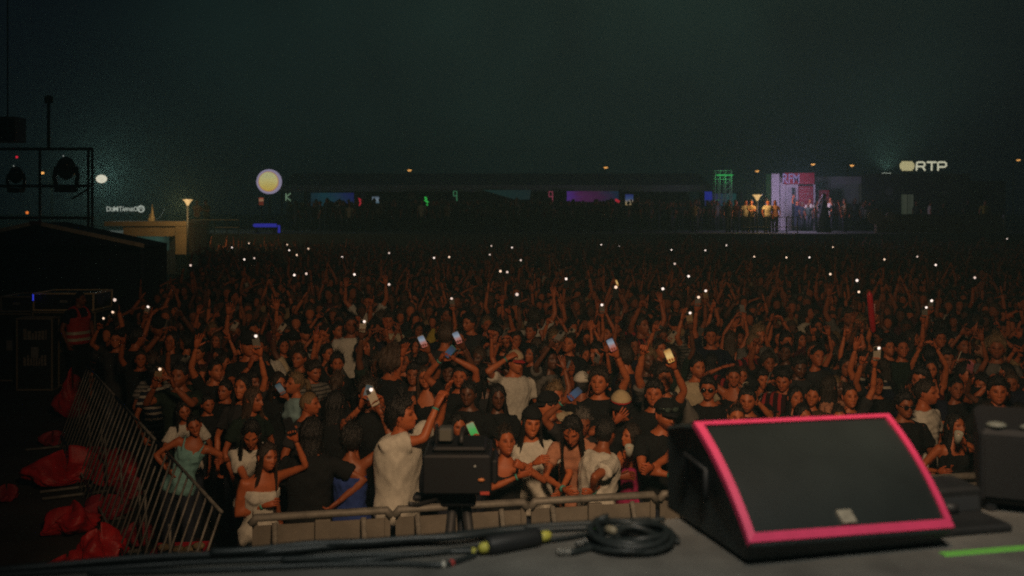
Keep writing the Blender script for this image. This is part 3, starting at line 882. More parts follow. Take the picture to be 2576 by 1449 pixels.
# floodlight on a mast
p = at(255, 450, 60); r = empty('floodlight', (p.x, 60, 0))
s = Soup(); s.tube([(0, .25, 0), (0, .25, p.z + .2)], [.12, .08], 8); part('mast', s, M_BLACK, r, True)
s = Soup(); s.box((-.30, .03, p.z - .22), (.30, .22, p.z + .22), bev=.05); part('housing', s, M_BLACK, r)
s = Soup(); s.ball((0, 0, p.z), (.34, .08, .25), 20, 10); part('lamp', s, glow('flood_lamp', (1.0, .93, .72), .85), r, True)
tag(r, 'white floodlight glaring on a mast beside the scaffold tower', 'floodlight')
spot('flood_glow', (p.x, 59.7, p.z), (p.x + 34, 20, p.z + 3), 720.0, (.86, 1.0, .90), 128, .8, .5)

# garden lamps with a wide inverted cone shade
M_CONE = glow('cone_lamp_glass', (1.0, .62, .25), .85)
for px, py, d, lab, zb in ((472, 507, 44.6, 'cone topped garden lamp glowing beside the tan kiosk', 0.0), (1905, 495, 52.5, 'cone topped garden lamp glowing over seated people on the terrace', TZ)):
    p = at(px, py, d); r = empty('garden_lamp', (p.x, d, zb)); z = p.z - zb; k = d / FPX
    ang = np.arange(20) * 2 * math.pi / 20
    rg = lambda R, zz: np.stack([R * np.cos(ang), R * np.sin(ang), np.full(20, zz)], 1)
    s = Soup(); s.tube([(0, 0, 0), (0, 0, z - 10 * k)], .055, 8); part('pole', s, M_BLACK, r, True)
    s = Soup(); s.loft([rg(2 * k, z - 12 * k), rg(3 * k, z - 8 * k), rg(8 * k, z + 1 * k), rg(11 * k, z + 3 * k), rg(12 * k, z + 5 * k)]); part('shade', s, M_CONE, r, True)
    s = Soup(); s.loft([rg(13 * k, z + 5.2 * k), rg(13 * k, z + 6.4 * k)]); part('cap', s, M_BLACK, r)
    tag(r, lab, 'garden lamp', 'garden lamps on the terrace')
    point_light('garden_lamp_light', (p.x, d - .75, p.z - .1), 62.0 if px > 1000 else 130.0, (1.0, .62, .26), .2)

# lit balloon built as a flat disc, its rim light put into rings
p = at(677, 457, 62); r = empty('balloon_disc', (p.x, 62, TZ))
k = 62 / FPX; z = p.z - TZ
s = Soup(); s.tube([(0, .2, 0), (0, .2, z)], .07, 8); part('post', s, M_BLACK, r, True)
s = Soup(); s.disc((0, 0, z), 31 * k, 'y', .30, 40); part('rim', s, glow('balloon_rim', (.46, .40, .58), .62), r, True)
s = Soup(); s.disc((0, -.16, z), 25.5 * k, 'y', .04, 40)
part('ring', s, glow('balloon_ring', (.85, .42, .22), .55), r, True)
s = Soup(); s.disc((0, -.20, z + .01), 23.5 * k, 'y', .03, 40)
part('face', s, lit_panel('balloon_face', [(0.0, (.62, .42, .06)), (.5, (.66, .58, .22)), (1.0, (.56, .58, .30))], .85, 'Z', 1.2), r, True)
tag(r, 'glowing yellow disc in place of a lit balloon, with a pale lavender rim', 'sign')

# long marquee
MD = 70.0
p0, p1 = at(700, 430, MD), at(1790, 478, MD)
r = empty('marquee', ((p0.x + p1.x) / 2, MD, TZ)); hw = (p1.x - p0.x) / 2; zt, ze = p0.z - TZ, p1.z - TZ
s = Soup(); s.loft([np.array([(x, 0, ze), (x, .1, ze + .35), (x, 5, zt), (x, 9.9, ze + .35), (x, 10, ze), (x, 5, zt - .3)]) for x in (-hw, hw)]); part('roof', s, M_CANVAS, r)
s = Soup(); s.box((-hw, 8.6, 0), (hw, 8.7, ze)); part('back_wall', s, M_DARKB, r)
for i in range(9):
    x = -hw + .2 + (2 * hw - .4) * i / 8
    s = Soup(); s.box((x - .06, .15, 0), (x + .06, .27, ze)); part('post', s, M_BLACK, r)
s = Soup(); s.box((-hw, -.03, ze - .12), (hw, -.01, ze + .2)); part('valance', s, M_CANVAS, r)
tag(r, 'long dark marquee roof over the row of stalls', 'marquee')

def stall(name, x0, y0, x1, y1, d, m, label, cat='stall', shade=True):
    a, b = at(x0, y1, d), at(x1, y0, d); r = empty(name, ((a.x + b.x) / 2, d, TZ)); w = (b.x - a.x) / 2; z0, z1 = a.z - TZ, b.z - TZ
    s = Soup(); s.box((-w, 0, z0), (w, .06, z1)); part('lit_backdrop', s, m, r)  # coloured light falling on the backdrop is put in as emission
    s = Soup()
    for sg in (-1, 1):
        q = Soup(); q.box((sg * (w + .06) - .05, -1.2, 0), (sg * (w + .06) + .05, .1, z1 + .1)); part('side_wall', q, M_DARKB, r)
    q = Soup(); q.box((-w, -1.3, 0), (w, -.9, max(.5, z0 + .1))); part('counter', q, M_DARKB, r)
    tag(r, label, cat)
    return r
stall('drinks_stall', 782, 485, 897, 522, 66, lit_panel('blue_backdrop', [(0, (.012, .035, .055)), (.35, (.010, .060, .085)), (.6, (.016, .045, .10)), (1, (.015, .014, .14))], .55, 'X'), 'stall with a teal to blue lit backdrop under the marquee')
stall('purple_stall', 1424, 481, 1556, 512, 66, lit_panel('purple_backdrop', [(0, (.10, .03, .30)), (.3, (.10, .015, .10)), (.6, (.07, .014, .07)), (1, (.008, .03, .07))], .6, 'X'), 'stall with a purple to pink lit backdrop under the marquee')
# teal awning
a = at(1214, 478, 66); b = at(1336, 478, 66); c = at(1296, 502, 66); r = empty('awning', (a.x, 66, TZ))
s = Soup(); s.loft([np.array([(0, y, a.z - TZ), (b.x - a.x, y, a.z - TZ), (b.x - a.x - .1, y, c.z - TZ), (c.x - a.x, y, c.z - TZ)]) for y in (0, .12)])
part('cloth', s, lit_panel('teal_awning', [(0, (.010, .045, .040)), (1, (.012, .030, .035))], .5, 'X'), r)  # teal light on the cloth is put in as emission
for x in (.05, b.x - a.x - .05):
    q = Soup(); q.box((x - .04, .13, 0), (x + .04, .2, a.z - TZ)); part('post', q, M_BLACK, r)
tag(r, 'slanted teal awning between the stalls', 'awning')

def small_sign(name, x0, y0, x1, y1, d, m, label, cat, frame=True, strokes=None, sm=None):
    a, b = at(x0, y1, d), at(x1, y0, d); r = empty(name, ((a.x + b.x) / 2, d, TZ)); w = (b.x - a.x) / 2; z0, z1 = a.z - TZ, b.z - TZ
    s = Soup(); s.box((-w, 0, z0), (w, .08, z1)); part('panel', s, m, r)
    s = Soup(); s.box((-.05, .081, 0), (.05, .16, z1 - .05)); part('post', s, M_BLACK, r)
    if frame:
        s = Soup()
        for lo, hi in (((-w - .04, -.02, z0 - .04), (w + .04, .07, z0 - .001)), ((-w - .04, -.02, z1 + .001), (w + .04, .07, z1 + .04)), ((-w - .04, -.02, z0), (-w - .001, .07, z1)), ((w + .001, -.02, z0), (w + .04, .07, z1))): s.box(lo, hi)
        part('frame', s, M_BLACK, r)
    if strokes:
        s = Soup(); P = lambda u, v: np.array([-w + 2 * w * u, -.03, z0 + (z1 - z0) * v])
        for st in strokes: s.tube([P(*q) for q in st], .035, 6)
        part('lettering', s, sm, r)
    return tag(r, label, cat)
M_DIM = mat('dim_sign_board', (.05, .06, .06), .7)
small_sign('menu_screen', 936, 494, 954, 511, 64, lit_panel('screen_blue', [(0, (.06, .12, .16)), (.5, (.20, .26, .32)), (1, (.05, .07, .10))], .9, 'Z', 2), 'small pale blue menu screen on a post', 'screen')
small_sign('poster_screen', 1573, 489, 1593, 516, 64, lit_panel('screen_poster', [(0, (.35, .24, .10)), (.35, (.30, .24, .16)), (.5, (.05, .09, .22)), (1, (.02, .03, .16))], .8, 'Z', 1), 'tall lit poster screen, blue above and amber below', 'screen')
small_sign('letter_sign', 718, 485, 733, 506, 66, M_DIM, 'framed sign with a pale green letter K', 'sign', True, [[(.1, .05), (.1, .95)], [(.1, .5), (.9, .95)], [(.1, .5), (.9, .05)]], glow('green_white_letters', (.20, .32, .20), .8))
small_sign('red_sign', 651, 497, 663, 516, 66, lit_panel('red_white_sign', [(0, (.16, .03, .015)), (.45, (.12, .015, .01)), (.6, (.40, .22, .12)), (1, (.30, .03, .02))], .8, 'Z', 1.5), 'small red lit sign below the round yellow balloon disc', 'sign')
small_sign('framed_board', 907, 485, 921, 500, 68, mat('pale_board', (.22, .26, .22), .7), 'faint pale framed board hanging beside the menu screen', 'sign')
small_sign('framed_board', 1028, 485, 1042, 500, 68, mat('tan_board', (.24, .20, .12), .7), 'faint tan framed board hanging beside the bright green squiggle', 'sign')
small_sign('letter_sign', 1138, 480, 1152, 508, 68, M_DIM, 'green framed sign with a hooked letter q', 'sign', True, [[(.8, .02), (.8, .95), (.2, .95), (.2, .55), (.8, .55)]], glow('green_letters', (.05, .20, .09), .9))
small_sign('letter_sign', 1379, 481, 1392, 508, 68, M_DIM, 'pink neon sign shaped like a number nine', 'sign', True, [[(.85, .02), (.85, .95), (.15, .95), (.15, .5), (.85, .5)]], glow('pink_letters', (.30, .05, .09), .9))
small_sign('banner_flag', 1768, 482, 1791, 503, 62, glow('blue_banner', (.012, .018, .26), .8), 'deep blue glowing banner beside the green truss tower', 'banner', False)
def squiggle(name, px, py, d, pts, col, label, rad=.07):
    p = at(px, py, d); r = empty(name, (p.x, d, TZ)); k = d / FPX; z = p.z - TZ
    s = Soup(); s.tube([np.array([x * k, 0, z - y * k]) for x, y in pts], rad, 6); part('tube', s, glow(name + '_' + label.split()[1], col, .8), r, True)
    s = Soup(); s.tube([(0, .1, 0), (0, .1, z)], .03, 6); part('stand', s, M_BLACK, r)
    tag(r, label, 'neon sign')
squiggle('glowing_tube', 905, 507, 64, [(-4, -7), (2, -4), (-2, 0), (5, 2), (0, 6), (-3, 12)], (.55, .02, .04), 'bright red squiggle on a stand in place of a red lit person')  # glowing squiggle added in place of a person in red light
squiggle('glowing_tube', 1074, 508, 64, [(-6, -10), (-3, -11), (-1, -7), (-5, -4), (0, -1), (5, 2), (4, 7), (-1, 7)], (.04, .55, .08), 'bright green squiggle on a stand in place of a green lit person')  # glowing squiggle added in place of a person in green light
squiggle('glowing_tube', 1553, 505, 64, [(-5, -3), (0, 0), (5, 3)], (.6, .03, .06), 'short red neon bar beside the purple stall', .09)
squiggle('glowing_tube', 1120, 522, 60, [(0, 0), (1, 12), (-1, 26), (0, 40)], (.09, .11, .05), 'tall faint yellow light tube standing on the terrace', .04)
p = at(1101, 473, 90); r = empty('beacon', (p.x, 90, TZ)); s = Soup(); s.ball((0, 0, p.z - TZ), .11, 10, 6); part('lamp', s, glow('red_beacon', (.9, .03, .12), .9), r, True)
s = Soup(); s.tube([(0, .15, 0), (0, .15, p.z - TZ + .1)], .05, 6); part('mast', s, M_BLACK, r); tag(r, 'tiny red beacon above the marquee roof', 'beacon')
# blue glowing bench and stool
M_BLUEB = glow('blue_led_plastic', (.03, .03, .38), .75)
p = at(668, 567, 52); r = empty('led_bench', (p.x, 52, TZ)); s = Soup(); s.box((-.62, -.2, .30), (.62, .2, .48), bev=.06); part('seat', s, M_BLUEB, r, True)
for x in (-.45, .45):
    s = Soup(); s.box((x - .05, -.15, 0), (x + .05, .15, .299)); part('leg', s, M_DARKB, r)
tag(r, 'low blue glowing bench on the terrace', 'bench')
p = at(702, 577, 52); r = empty('led_stool', (p.x, 52, TZ)); s = Soup(); s.tube([(0, 0, 0), (0, 0, .40)], [.07, .05], 10); part('stem', s, M_BLUEB, r, True)
s = Soup(); s.disc((0, 0, .43), .2, 'z', .06, 16); part('seat', s, M_DARKB, r, True); tag(r, 'dark stool with a blue glowing stem', 'stool')

# green lit truss tower
a, b = at(1798, 520, 60), at(1842, 428, 60); r = empty('truss_tower', (a.x, 60, TZ)); W = b.x - a.x; z1 = b.z - TZ
M_TRUSS = mat('truss_aluminium', (.30, .34, .32), .5, metal=.3)
for i, x in enumerate((.03, .3 * W, .62 * W, W - .03)):
    for y in (0, .5):
        s = Soup(); s.tube([(x, y, 0), (x, y, z1)], .035, 6); part('leg', s, M_TRUSS, r)
for z in (z1 - .02, z1 - .55, z1 * .5, .9):
    s = Soup(); s.tube([(0, 0, z), (W, 0, z)], .025, 6); part('cross_bar', s, M_TRUSS, r)
for k in range(7):
    z = .4 + k * (z1 - .9) / 7
    s = Soup(); s.tube([(.62 * W, 0, z), (W - .03, 0, z + (z1 - .9) / 7)], .016, 5); part('brace', s, M_TRUSS, r)
s = Soup()
for k in range(4): s.ball((W * (.25 + .21 * k), -.05, z1 - .30), (.20, .06, .045), 10, 6)
part('light_bar', s, glow('green_led', (.06, .85, .18), .45), r, True)
tag(r, 'slim aluminium truss tower with a green light bar near the top', 'truss tower')
point_light('truss_green', (a.x + W * .5, 59.6, TZ + z1 - .5), 10, (.1, 1, .25), .2)
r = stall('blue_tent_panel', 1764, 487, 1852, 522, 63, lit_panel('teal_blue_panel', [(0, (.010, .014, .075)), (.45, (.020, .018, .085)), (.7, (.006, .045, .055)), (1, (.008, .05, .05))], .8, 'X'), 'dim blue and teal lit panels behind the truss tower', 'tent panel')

# radio booth: white columns, red fascia with RFM, patterned wall
D = 58.0; a = at(1940, 585, D); r = empty('radio_booth', (a.x, D, TZ)); o = r.location
pxpart('white_column', [(1941, 437, 1961, 585)], D, 1.2, M_LAV, r); pxpart('white_column', [(1963, 443, 1976, 585)], D + .15, 1.0, M_LAV, r)
pxpart('door_post', [(1977, 464, 1983, 585)], D + .3, .5, M_LAV, r); pxpart('door_post', [(2003, 464, 2009, 585)], D + .3, .5, M_LAV, r)
pxpart('lintel', [(1983.2, 464, 2002.8, 472)], D + .3, .5, M_LAV, r)
pxpart('doorway', [(1984, 473, 2002, 585)], D + .75, .1, M_DARKB, r)
pxpart('inner_wall', [(1983.2, 472.5, 1992, 585)], D + .6, .05, M_LAV, r)
pxpart('fascia', [(1973, 435, 2049, 463)], D - .25, .45, M_RED, r)
q = at(1990, 449, D - .27) - o; text_part('lettering', 'RFM', 42 * D / FPX, mat('lavender_letters', (.50, .50, .72), .6), r, q, .06, .012, 24 * D / FPX)
def brick_wall(nm, x0, y0, x1, y1, d, n, k):
    pxpart(nm, [(x0, y0, x1, y1)], d, .2, M_RED, r)
    rects = []
    for i in range(n):
        y = y0 + (i + .5) * (y1 - y0) / n
        for j in range(k):
            x = x0 + (j + (.25 if i % 2 else .6)) * (x1 - x0) / k
            if x + 4 < x1: rects.append((x, y - 1.2, x + 5, y + 1.0))
    pxpart('printed_pattern', rects, d - .025, .024, mat('pink_print', (.55, .25, .30), .6), r)
brick_wall('patterned_wall', 2010, 468, 2046, 545, D + .1, 6, 4)
pxpart('edge_post', [(2047, 464, 2051, 585)], D + .1, .2, M_LAV, r)
brick_wall('patterned_counter', 2052, 478, 2086, 540, D + 1.2, 5, 4)
tag(r, 'white columned radio booth with red fascia reading RFM', 'booth')
point_light('booth_lamp', at(2012, 486, D - 3.6), 260, (.82, .62, 1.0), .3)
# grey cubes beside the booth
D = 62.0; r = empty('grey_cube', (at(2120, 585, D).x, D, TZ))
pxpart('wall', [(2054, 444, 2192, 590)], D, 4.0, M_GREYB, r); pxpart('front_panel', [(2104, 463, 2160, 585)], D - .05, .045, mat('grey_green_panel', (.34, .42, .40), .8, noise=.1, nscale=2), r)
pxpart('side_panel', [(2161, 461, 2191, 585)], D - .05, .045, mat('moss_panel', (.26, .32, .22), .8, noise=.15, nscale=2), r)
pxpart('poster', [(2172, 468, 2179, 498)], D - .08, .025, mat('salmon_poster', (.30, .12, .09), .7), r)
tag(r, 'plain grey box pavilion between booth and charcoal pavilion', 'pavilion')
# dark mast beside it
D = 53; p = at(2073, 585, D); r = empty('shrouded_mast', (p.x, D, TZ)); ang = np.arange(10) * 2 * math.pi / 10
s = Soup(); s.loft([np.stack([R * np.cos(ang), R * np.sin(ang), np.full(10, z)], 1) for z, R in ((0, .40), (.7, .34), (1.1, .22), (1.5, .13), (1.75, .08))]); part('shroud', s, M_BLACKCLOTH, r, True)
s = Soup(); s.ball((0, 0, 1.92), (.12, .12, .17), 10, 8); part('head', s, M_BLACK, r, True)
tag(r, 'black shrouded mast in front of the grey pavilion', 'mast')
# charcoal pavilion with RTP sign
D = 60.0; r = empty('charcoal_pavilion', (at(2320, 585, D).x, D, TZ)); o = r.location
pxpart('wall', [(2196, 440, 2440, 590)], D, 6.0, M_DARKB, r); pxpart('roof_edge', [(2193, 436.5, 2443, 439.8)], D - .2, 6.4, M_BLACK, r)
pxpart('wing_wall', [(2441, 455, 2530, 590)], D + .5, 4.0, mat('navy_cladding', (.014, .016, .035), .7), r)
pxpart('window', [(2268, 489, 2298, 540)], D - .03, .028, lit_panel('curtain_window', [(0, (.030, .038, .024)), (.4, (.048, .055, .036)), (.7, (.030, .036, .024)), (1, (.045, .052, .036))], .8, 'X', 2.5), r)
for x in (2267, 2283, 2299):
    pxpart('window_bar', [(x - .6, 488, x + .6, 541)], D - .06, .028, M_BLACK, r)
M_SIGNW = glow('cream_sign_light', (.80, .78, .56), .80)
k = D / FPX
for i in range(6):
    y = 407.5 + i * 4.0; hw = (13, 16.5, 18, 18, 16.5, 13)[i]
    pxpart('emblem_stripe', [(2283 - hw, y - 1.75, 2283 + hw, y + 1.75)], D - .15, .1, glow('cream_emblem_light', (.70, .62, .32), .75), r)
pxpart('sign_rail', [(2262, 431, 2384, 433)], D, .1, M_BLACK, r)
for x in (2280, 2325, 2370): pxpart('sign_post', [(x - 1, 433.1, x + 1, 437)], D, .08, M_BLACK, r)
def glyph(strokes, x0, x1):
    s = Soup()
    for st in strokes: s.tube([np.array(at(x0 + (x1 - x0) * u, 428 - 20 * v, D - .1)) - np.array(o) for u, v in st], 2.3 * k, 8, round_end=True)
    part('letter', s, M_SIGNW, r, True)
glyph([[(0, 0), (0, .55), (.06, .92), (.2, 1), (.8, 1), (.97, .85), (.97, .6), (.8, .45), (.04, .45)], [(.7, .45), (1.0, 0)]], 2306, 2327)
glyph([[(0, 1), (1, 1)], [(.5, 1), (.5, 0)]], 2333, 2355)
glyph([[(0, 0), (0, .92), (.12, 1), (.8, 1), (.97, .85), (.97, .55), (.8, .4), (.04, .4)]], 2360, 2381)
q = at(2238, 503, D - .02) - o; text_part('lettering', 'RTP', 26 * k, mat('dim_letter', (.10, .12, .12), .7), r, q, .03)
s = Soup(); s.disc(np.array(at(2238, 482, D - .03)) - np.array(o), 11 * k, 'y', .03, 24); part('emblem', s, mat('dim_letter', (.10, .12, .12)), r)
q = at(2356, 484, D - .02) - o; text_part('lettering', 'RTP', 20 * k, mat('dim_letter', (.10, .12, .12)), r, q, .03)
tri = [np.array(at(*w, D - .03)) - np.array(o) for w in ((2373, 476), (2388, 484), (2373, 492))]
s = Soup(); s.loft([np.array(tri), np.array(tri) + np.array([0, .025, 0])]); part('emblem', s, mat('dim_letter', (.10, .12, .12)), r)
tag(r, 'charcoal pavilion under the cream lit sign RTP', 'pavilion')
p = at(2230, 440, 62.5); r2 = empty('roof_uplight', (p.x, 62.5, p.z - .02)); s = Soup(); s.box((-.3, -.15, 0), (.3, .15, .12), bev=.03); part('housing', s, M_BLACK, r2)
s = Soup(); s.box((-.25, -.12, .121), (.25, .12, .14)); part('lens', s, glow('uplight_lens', (.8, .9, .75), .8), r2); tag(r2, 'uplight on the charcoal pavilion roof', 'spotlight')
UP = spot('uplight_beam', (p.x, 62.5, p.z + .2), (p.x, 62.5, p.z + 5), 420, (.86, 1.0, .84), 165, 1.0, .2)
# low tan wall, pale post, two half-open parasols, fence rails
D = 51.0; r = empty('low_wall', (at(2365, 585, D).x, D, TZ)); pxpart('face', [(2205, 541, 2520, 586)], D, .3, mat('brown_cladding', (.17, .12, .07), .8, noise=.25, nscale=1.5, aniso=(6, 1, 1)), r)
pxpart('coping', [(2203, 538.6, 2522, 540.8)], D - .04, .4, M_BLACK, r); tag(r, 'low brown clad wall in front of the charcoal pavilion', 'wall')
D = 50.4; p = at(2527, 585, D); r = empty('bollard', (p.x, D, TZ)); s = Soup(); s.tube([(0, 0, 0), (0, 0, .9)], .10, 10); part('shaft', s, mat('pale_green_paint', (.30, .36, .33), .6), r, True)
s = Soup(); s.ball((0, 0, .9), (.10, .10, .05), 10, 5); part('cap', s, M_WHITEP, r, True); tag(r, 'pale green bollard at the end of the low brown wall', 'bollard')
for px, py, lab, w in ((2203, 545, 'round pale peach fan shade leaning by the charcoal pavilion corner', .40), (2240, 545, 'narrow pale half shade standing by the low brown wall', .24)):
    D = 50.6; p = at(px, py, D); r = empty('fan_shade', (p.x, D, TZ)); z = p.z - TZ
    s = Soup(); s.disc((0, 0, z), w, 'y', .05, 20); part('disc', s, mat('peach_fabric', (.46, .38, .28), .8), r, True)
    s = Soup(); s.tube([(0, .06, 0), (0, .06, z + w)], .02, 6); part('stand', s, M_BLACK, r); tag(r, lab, 'shade')
def railing(x0, x1, d, ys, lab, m=M_TRIM):
    r = empty('railing', (at(x0, 585, d).x, d, TZ)); o = r.location
    for y in ys: pxpart('rail', [(x0, y - .8, x1, y + .8)], d, .05, m, r)
    n = int((x1 - x0) / 32) + 1
    for k_ in range(n + 1):
        x = x0 + (x1 - x0) * k_ / n; a = at(x, ys[0], d)
        s = Soup(); s.box((a.x - o.x - .025, .055, 0), (a.x - o.x + .025, .10, a.z - TZ)); part('post', s, M_BLACK, r)
    tag(r, lab, 'railing')
railing(1868, 2008, 51.2, (546, 571), 'wooden railing lit warm below the seated people')
railing(478, 600, 50.6, (553, 572), 'thin tan railing beside the tan kiosk')
railing(1010, 1700, 50.3, (563, 575), 'long dark thin railing along the terrace edge', M_BLACK)
# dim hotel sign
D = 58; p = at(315, 525, D); r = empty('lit_sign', (p.x, D, 0)); k = D / FPX; o = r.location
M_SIGNG = glow('pale_sign_light', (.42, .46, .40), .95)
pxpart('board', [(264, 533.5, 366, 536)], D + .1, .1, mat('near_black_board', (.010, .012, .014), .8), r)
for x in (280, 350):
    a = at(x, 536, D); s = Soup(); s.box((a.x - o.x - .06, .11, 0), (a.x - o.x + .06, .22, a.z + .2)); part('post', s, M_BLACK, r)
x = 268
for ch, sz, w in (('D', 12, 11), ('O', 9, 9), ('M', 12, 13), (' ', 0, 3), ('T', 12, 9), ('\u00c1', 10, 8), ('P', 9, 6), ('P', 9, 6), ('A', 9, 7), ('R', 9, 7), ('O', 12, 11)):
    if ch != ' ':
        hh = sz if ch != '\u00c1' else 12.0
        q = at(x + w / 2 - .5, 531.5 - hh / 2, D) - o; text_part('letter', ch, (w - 1.2) * k, M_SIGNG, r, q, .03, .008, hh * k)
    x += w * .86
cx, cy = 354, 525.5
ang = np.arange(28) * 2 * math.pi / 28; c = np.array(at(cx, cy, D)) - np.array(o)
rg = lambda R, y: np.stack([R * k * np.cos(ang), np.full(28, y), R * k * np.sin(ang)], 1) + c
s = Soup(); s.loft([rg(9, 0), rg(9, .05), rg(6.3, .05), rg(6.3, 0), rg(9, 0)], cap=(False, False)); part('ring', s, M_SIGNG, r)
s = Soup()
for st in ([(-4, -4.5), (-3.2, 4), (0, -.5), (3.2, 4), (4, -4.5)], [(-4, 4.8), (4, 4.8)]): s.tube([c + np.array([u * k, .02, v * k]) for u, v in st], 1.0 * k, 6)
part('emblem', s, M_SIGNG, r); tag(r, 'pale lit sign reading DOM TAPPARO with a round emblem', 'sign')
# tan kiosk below it
D = 46; r = empty('tan_kiosk', (at(380, 640, D).x, D, 0))
pxpart('wall', [(310, 569, 440, 592)], D, 3, M_TAN, r); pxpart('cornice', [(262, 557, 470, 568.6)], D - .15, 3.3, M_TAN, r); pxpart('pier', [(441, 568.8, 470, 640)], D - .1, 3, M_TAN, r)
pxpart('shelf', [(300, 592.2, 432, 594.5)], D - .5, .9, M_TAN, r)
pxpart('lit_hatch', [(331, 595, 425, 630)], D + .6, .05, lit_panel('teal_hatch', [(0, (.008, .016, .014)), (.3, (.018, .045, .036)), (.7, (.030, .070, .055)), (1, (.012, .025, .02))], .8, 'X', 2), r)
pxpart('base', [(300, 631, 440, 690)], D + .05, .5, M_DARKB, r)
pxpart('hatch_side', [(426, 594.6, 440, 690)], D - .02, .6, M_DARKB, r); pxpart('hatch_side', [(300, 594.6, 330, 690)], D - .02, .6, M_DARKB, r)
for x, h in ((371, 44), (366, 22)):
    a = at(x, 557, D); o = r.location; s = Soup(); kk = D / FPX; ang = np.arange(8) * 2 * math.pi / 8
    zz = a.z
    s.loft([np.stack([R * np.cos(ang), R * np.sin(ang), np.full(8, q)], 1) + np.array([a.x - o.x, .6, zz]) for q, R in ((0, .13), (.12, .12), (h * kk * .5, .06), (h * kk, .01))]); part('finial', s, M_TRIM, r, True)
tag(r, 'tan rendered kiosk with cornice and teal lit hatch', 'kiosk')
# dish arc
p = at(400, 545, 56); r = empty('satellite_dish', (p.x, 56, 0)); s = Soup()
s.tube([np.array([x, 0, p.z + z]) for x, z in ((-.25, -.25), (.05, -.05), (.25, .25), (.36, .52))], .025, 6); part('rim', s, mat('grey_rim', (.3, .34, .36), .5), r, True)
s = Soup(); s.tube([(-.05, .1, 0), (-.05, .1, p.z + .1)], .04, 6); part('mast', s, M_BLACK, r); tag(r, 'thin curved dish rim catching light behind the kiosk', 'dish')

# ------------------------------------------------------------------ left wing: event tent, flight cases, scaffold tower
D = 25.0; pk = at(90, 560, D); er = at(362, 618, D); r = empty('event_tent', (pk.x, D, 0)); o = r.location
ez = er.z; hx = er.x - pk.x; pz = pk.z
for sg, nm in ((1, 'roof_slope'), (-1, 'roof_slope')):
    s = Soup(); s.loft([np.array([(0, y, pz), (sg * hx, y, ez), (sg * hx, y, ez - .03), (0, y, pz - .03)]) for y in (.03, 1.7)]); part(nm, s, M_NAVY, r)
    s = Soup(); s.loft([np.array([(0.12 * sg, 0 - q, pz - .03 + e), (sg * hx, 0 - q, ez + e)])[:, :] for q, e in ((.02, .05), (-.03, .05), (-.03, -.05), (.02, -.05), (.02, .05))], cap=(False, False), closed=False)
    part('edge_trim', s, M_TRIM, r)
    for y in (0.02, 1.6):
        s = Soup(); s.box((sg * (hx - .07) - .03, y, 0), (sg * (hx - .07) + .03, y + .06, ez - .05)); part('post', s, M_DARKB, r)
s = Soup(); s.add([(-hx, .06, ez), (hx, .06, ez), (0, .06, pz)], [(0, 1, 2)]); part('gable', s, M_NAVY, r)
s = Soup(); s.box((-hx, 1.62, 0), (hx, 1.66, ez)); part('back_wall', s, M_NAVY, r)
s = Soup(); s.box((-.14, -.05, pz - .06), (.14, .02, pz + .05), bev=.01); part('ridge_cap', s, mat('wine_tape', (.16, .02, .03), .6), r)
tag(r, 'dark gabled event tent with tan edged roof', 'tent')

def flight_case(x0, y0, x1, y1, d, dep, label, stencil=None, edge=M_ALU, z0=None):
    a, b = at(x0, y1, d), at(x1, y0, d); zb = a.z if z0 is None else z0
    r = empty('flight_case', ((a.x + b.x) / 2, d, zb)); w = (b.x - a.x) / 2; h = b.z - zb
    s = Soup(); s.box((-w + .02, .02, .02), (w - .02, dep - .02, h - .02)); part('body', s, M_BLACK, r)
    e = .028
    for z in (0, h - e):
        for y in (0, dep - e): s = Soup(); s.box((-w, y, z), (w, y + e, z + e)); part('edge_rail', s, edge, r)
        for x in (-w, w - e): s = Soup(); s.box((x, e + .001, z), (x + e, dep - e - .001, z + e)); part('edge_rail', s, edge, r)
    for x in (-w, w - e):
        for y in (0, dep - e): s = Soup(); s.box((x, y, e + .001), (x + e, y + e, h - e - .001)); part('corner_post', s, edge, r)
    s = Soup(); s.box((-.07, .008, h * .45), (.07, .018, h * .6), bev=.004); part('latch', s, M_STEEL, r)
    if stencil:
        q = Soup(); rr = np.random.RandomState(8)
        for i in range(2):
            x = -w * .62
            while x < w * .6:
                b_ = w * rr.uniform(.08, .2); z_ = h * (.70 - .36 * i); q.box((x, .010, z_), (min(x + b_, w * .66), .019, z_ + h * rr.uniform(.09, .15))); x += b_ + w * .05
        part('worn_stencil', q, mat('stencil_paint', (.26, .23, .18), .8, noise=.6, nscale=30), r)['kind'] = 'stuff'
    tag(r, label, 'flight case', 'flight cases under the tent')
M_EDGE2 = mat('dull_edge', (.36, .30, .20), .5, metal=.4)
GA = dict(d=14.2)
flight_case(82, 737, 236, 782, 18.9, .9, 'long flight case with bright edges on top of the stack', None, mat('bright_brass_edge', (.80, .62, .32), .4, metal=.2))
flight_case(0, 745, 80, 785, 19.4, .9, 'open flight case lid with tan stripes beside the long case', None, M_EDGE2)
flight_case(80, 784, 240, 1010, 19.0, 1.0, 'tall dark flight case under the long bright edged case', None, M_EDGE2, 0.0)
flight_case(-30, 788, 78, 1010, 19.5, 1.0, 'dark flight case at the end of the stack', None, M_EDGE2, 0.0)
flight_case(40, 800, 132, 905, 18.5, .3, 'stencilled panel case leaning on the dark cases', True, M_EDGE2, 0.0)
p = at(83, 747, 18.8); r = empty('led_tube', (p.x, 18.8, p.z - .07)); s = Soup(); s.tube([(0, 0, 0), (0, 0, .12)], .011, 6); part('tube', s, glow('blue_led_tube', (.03, .05, .75), .8), r, True)
s = Soup(); s.tube([(0, 0, -.02), (0, 0, -.001)], .013, 6); part('cap', s, M_BLACK, r); tag(r, 'short blue led tube on the corner of the long flight case', 'light')

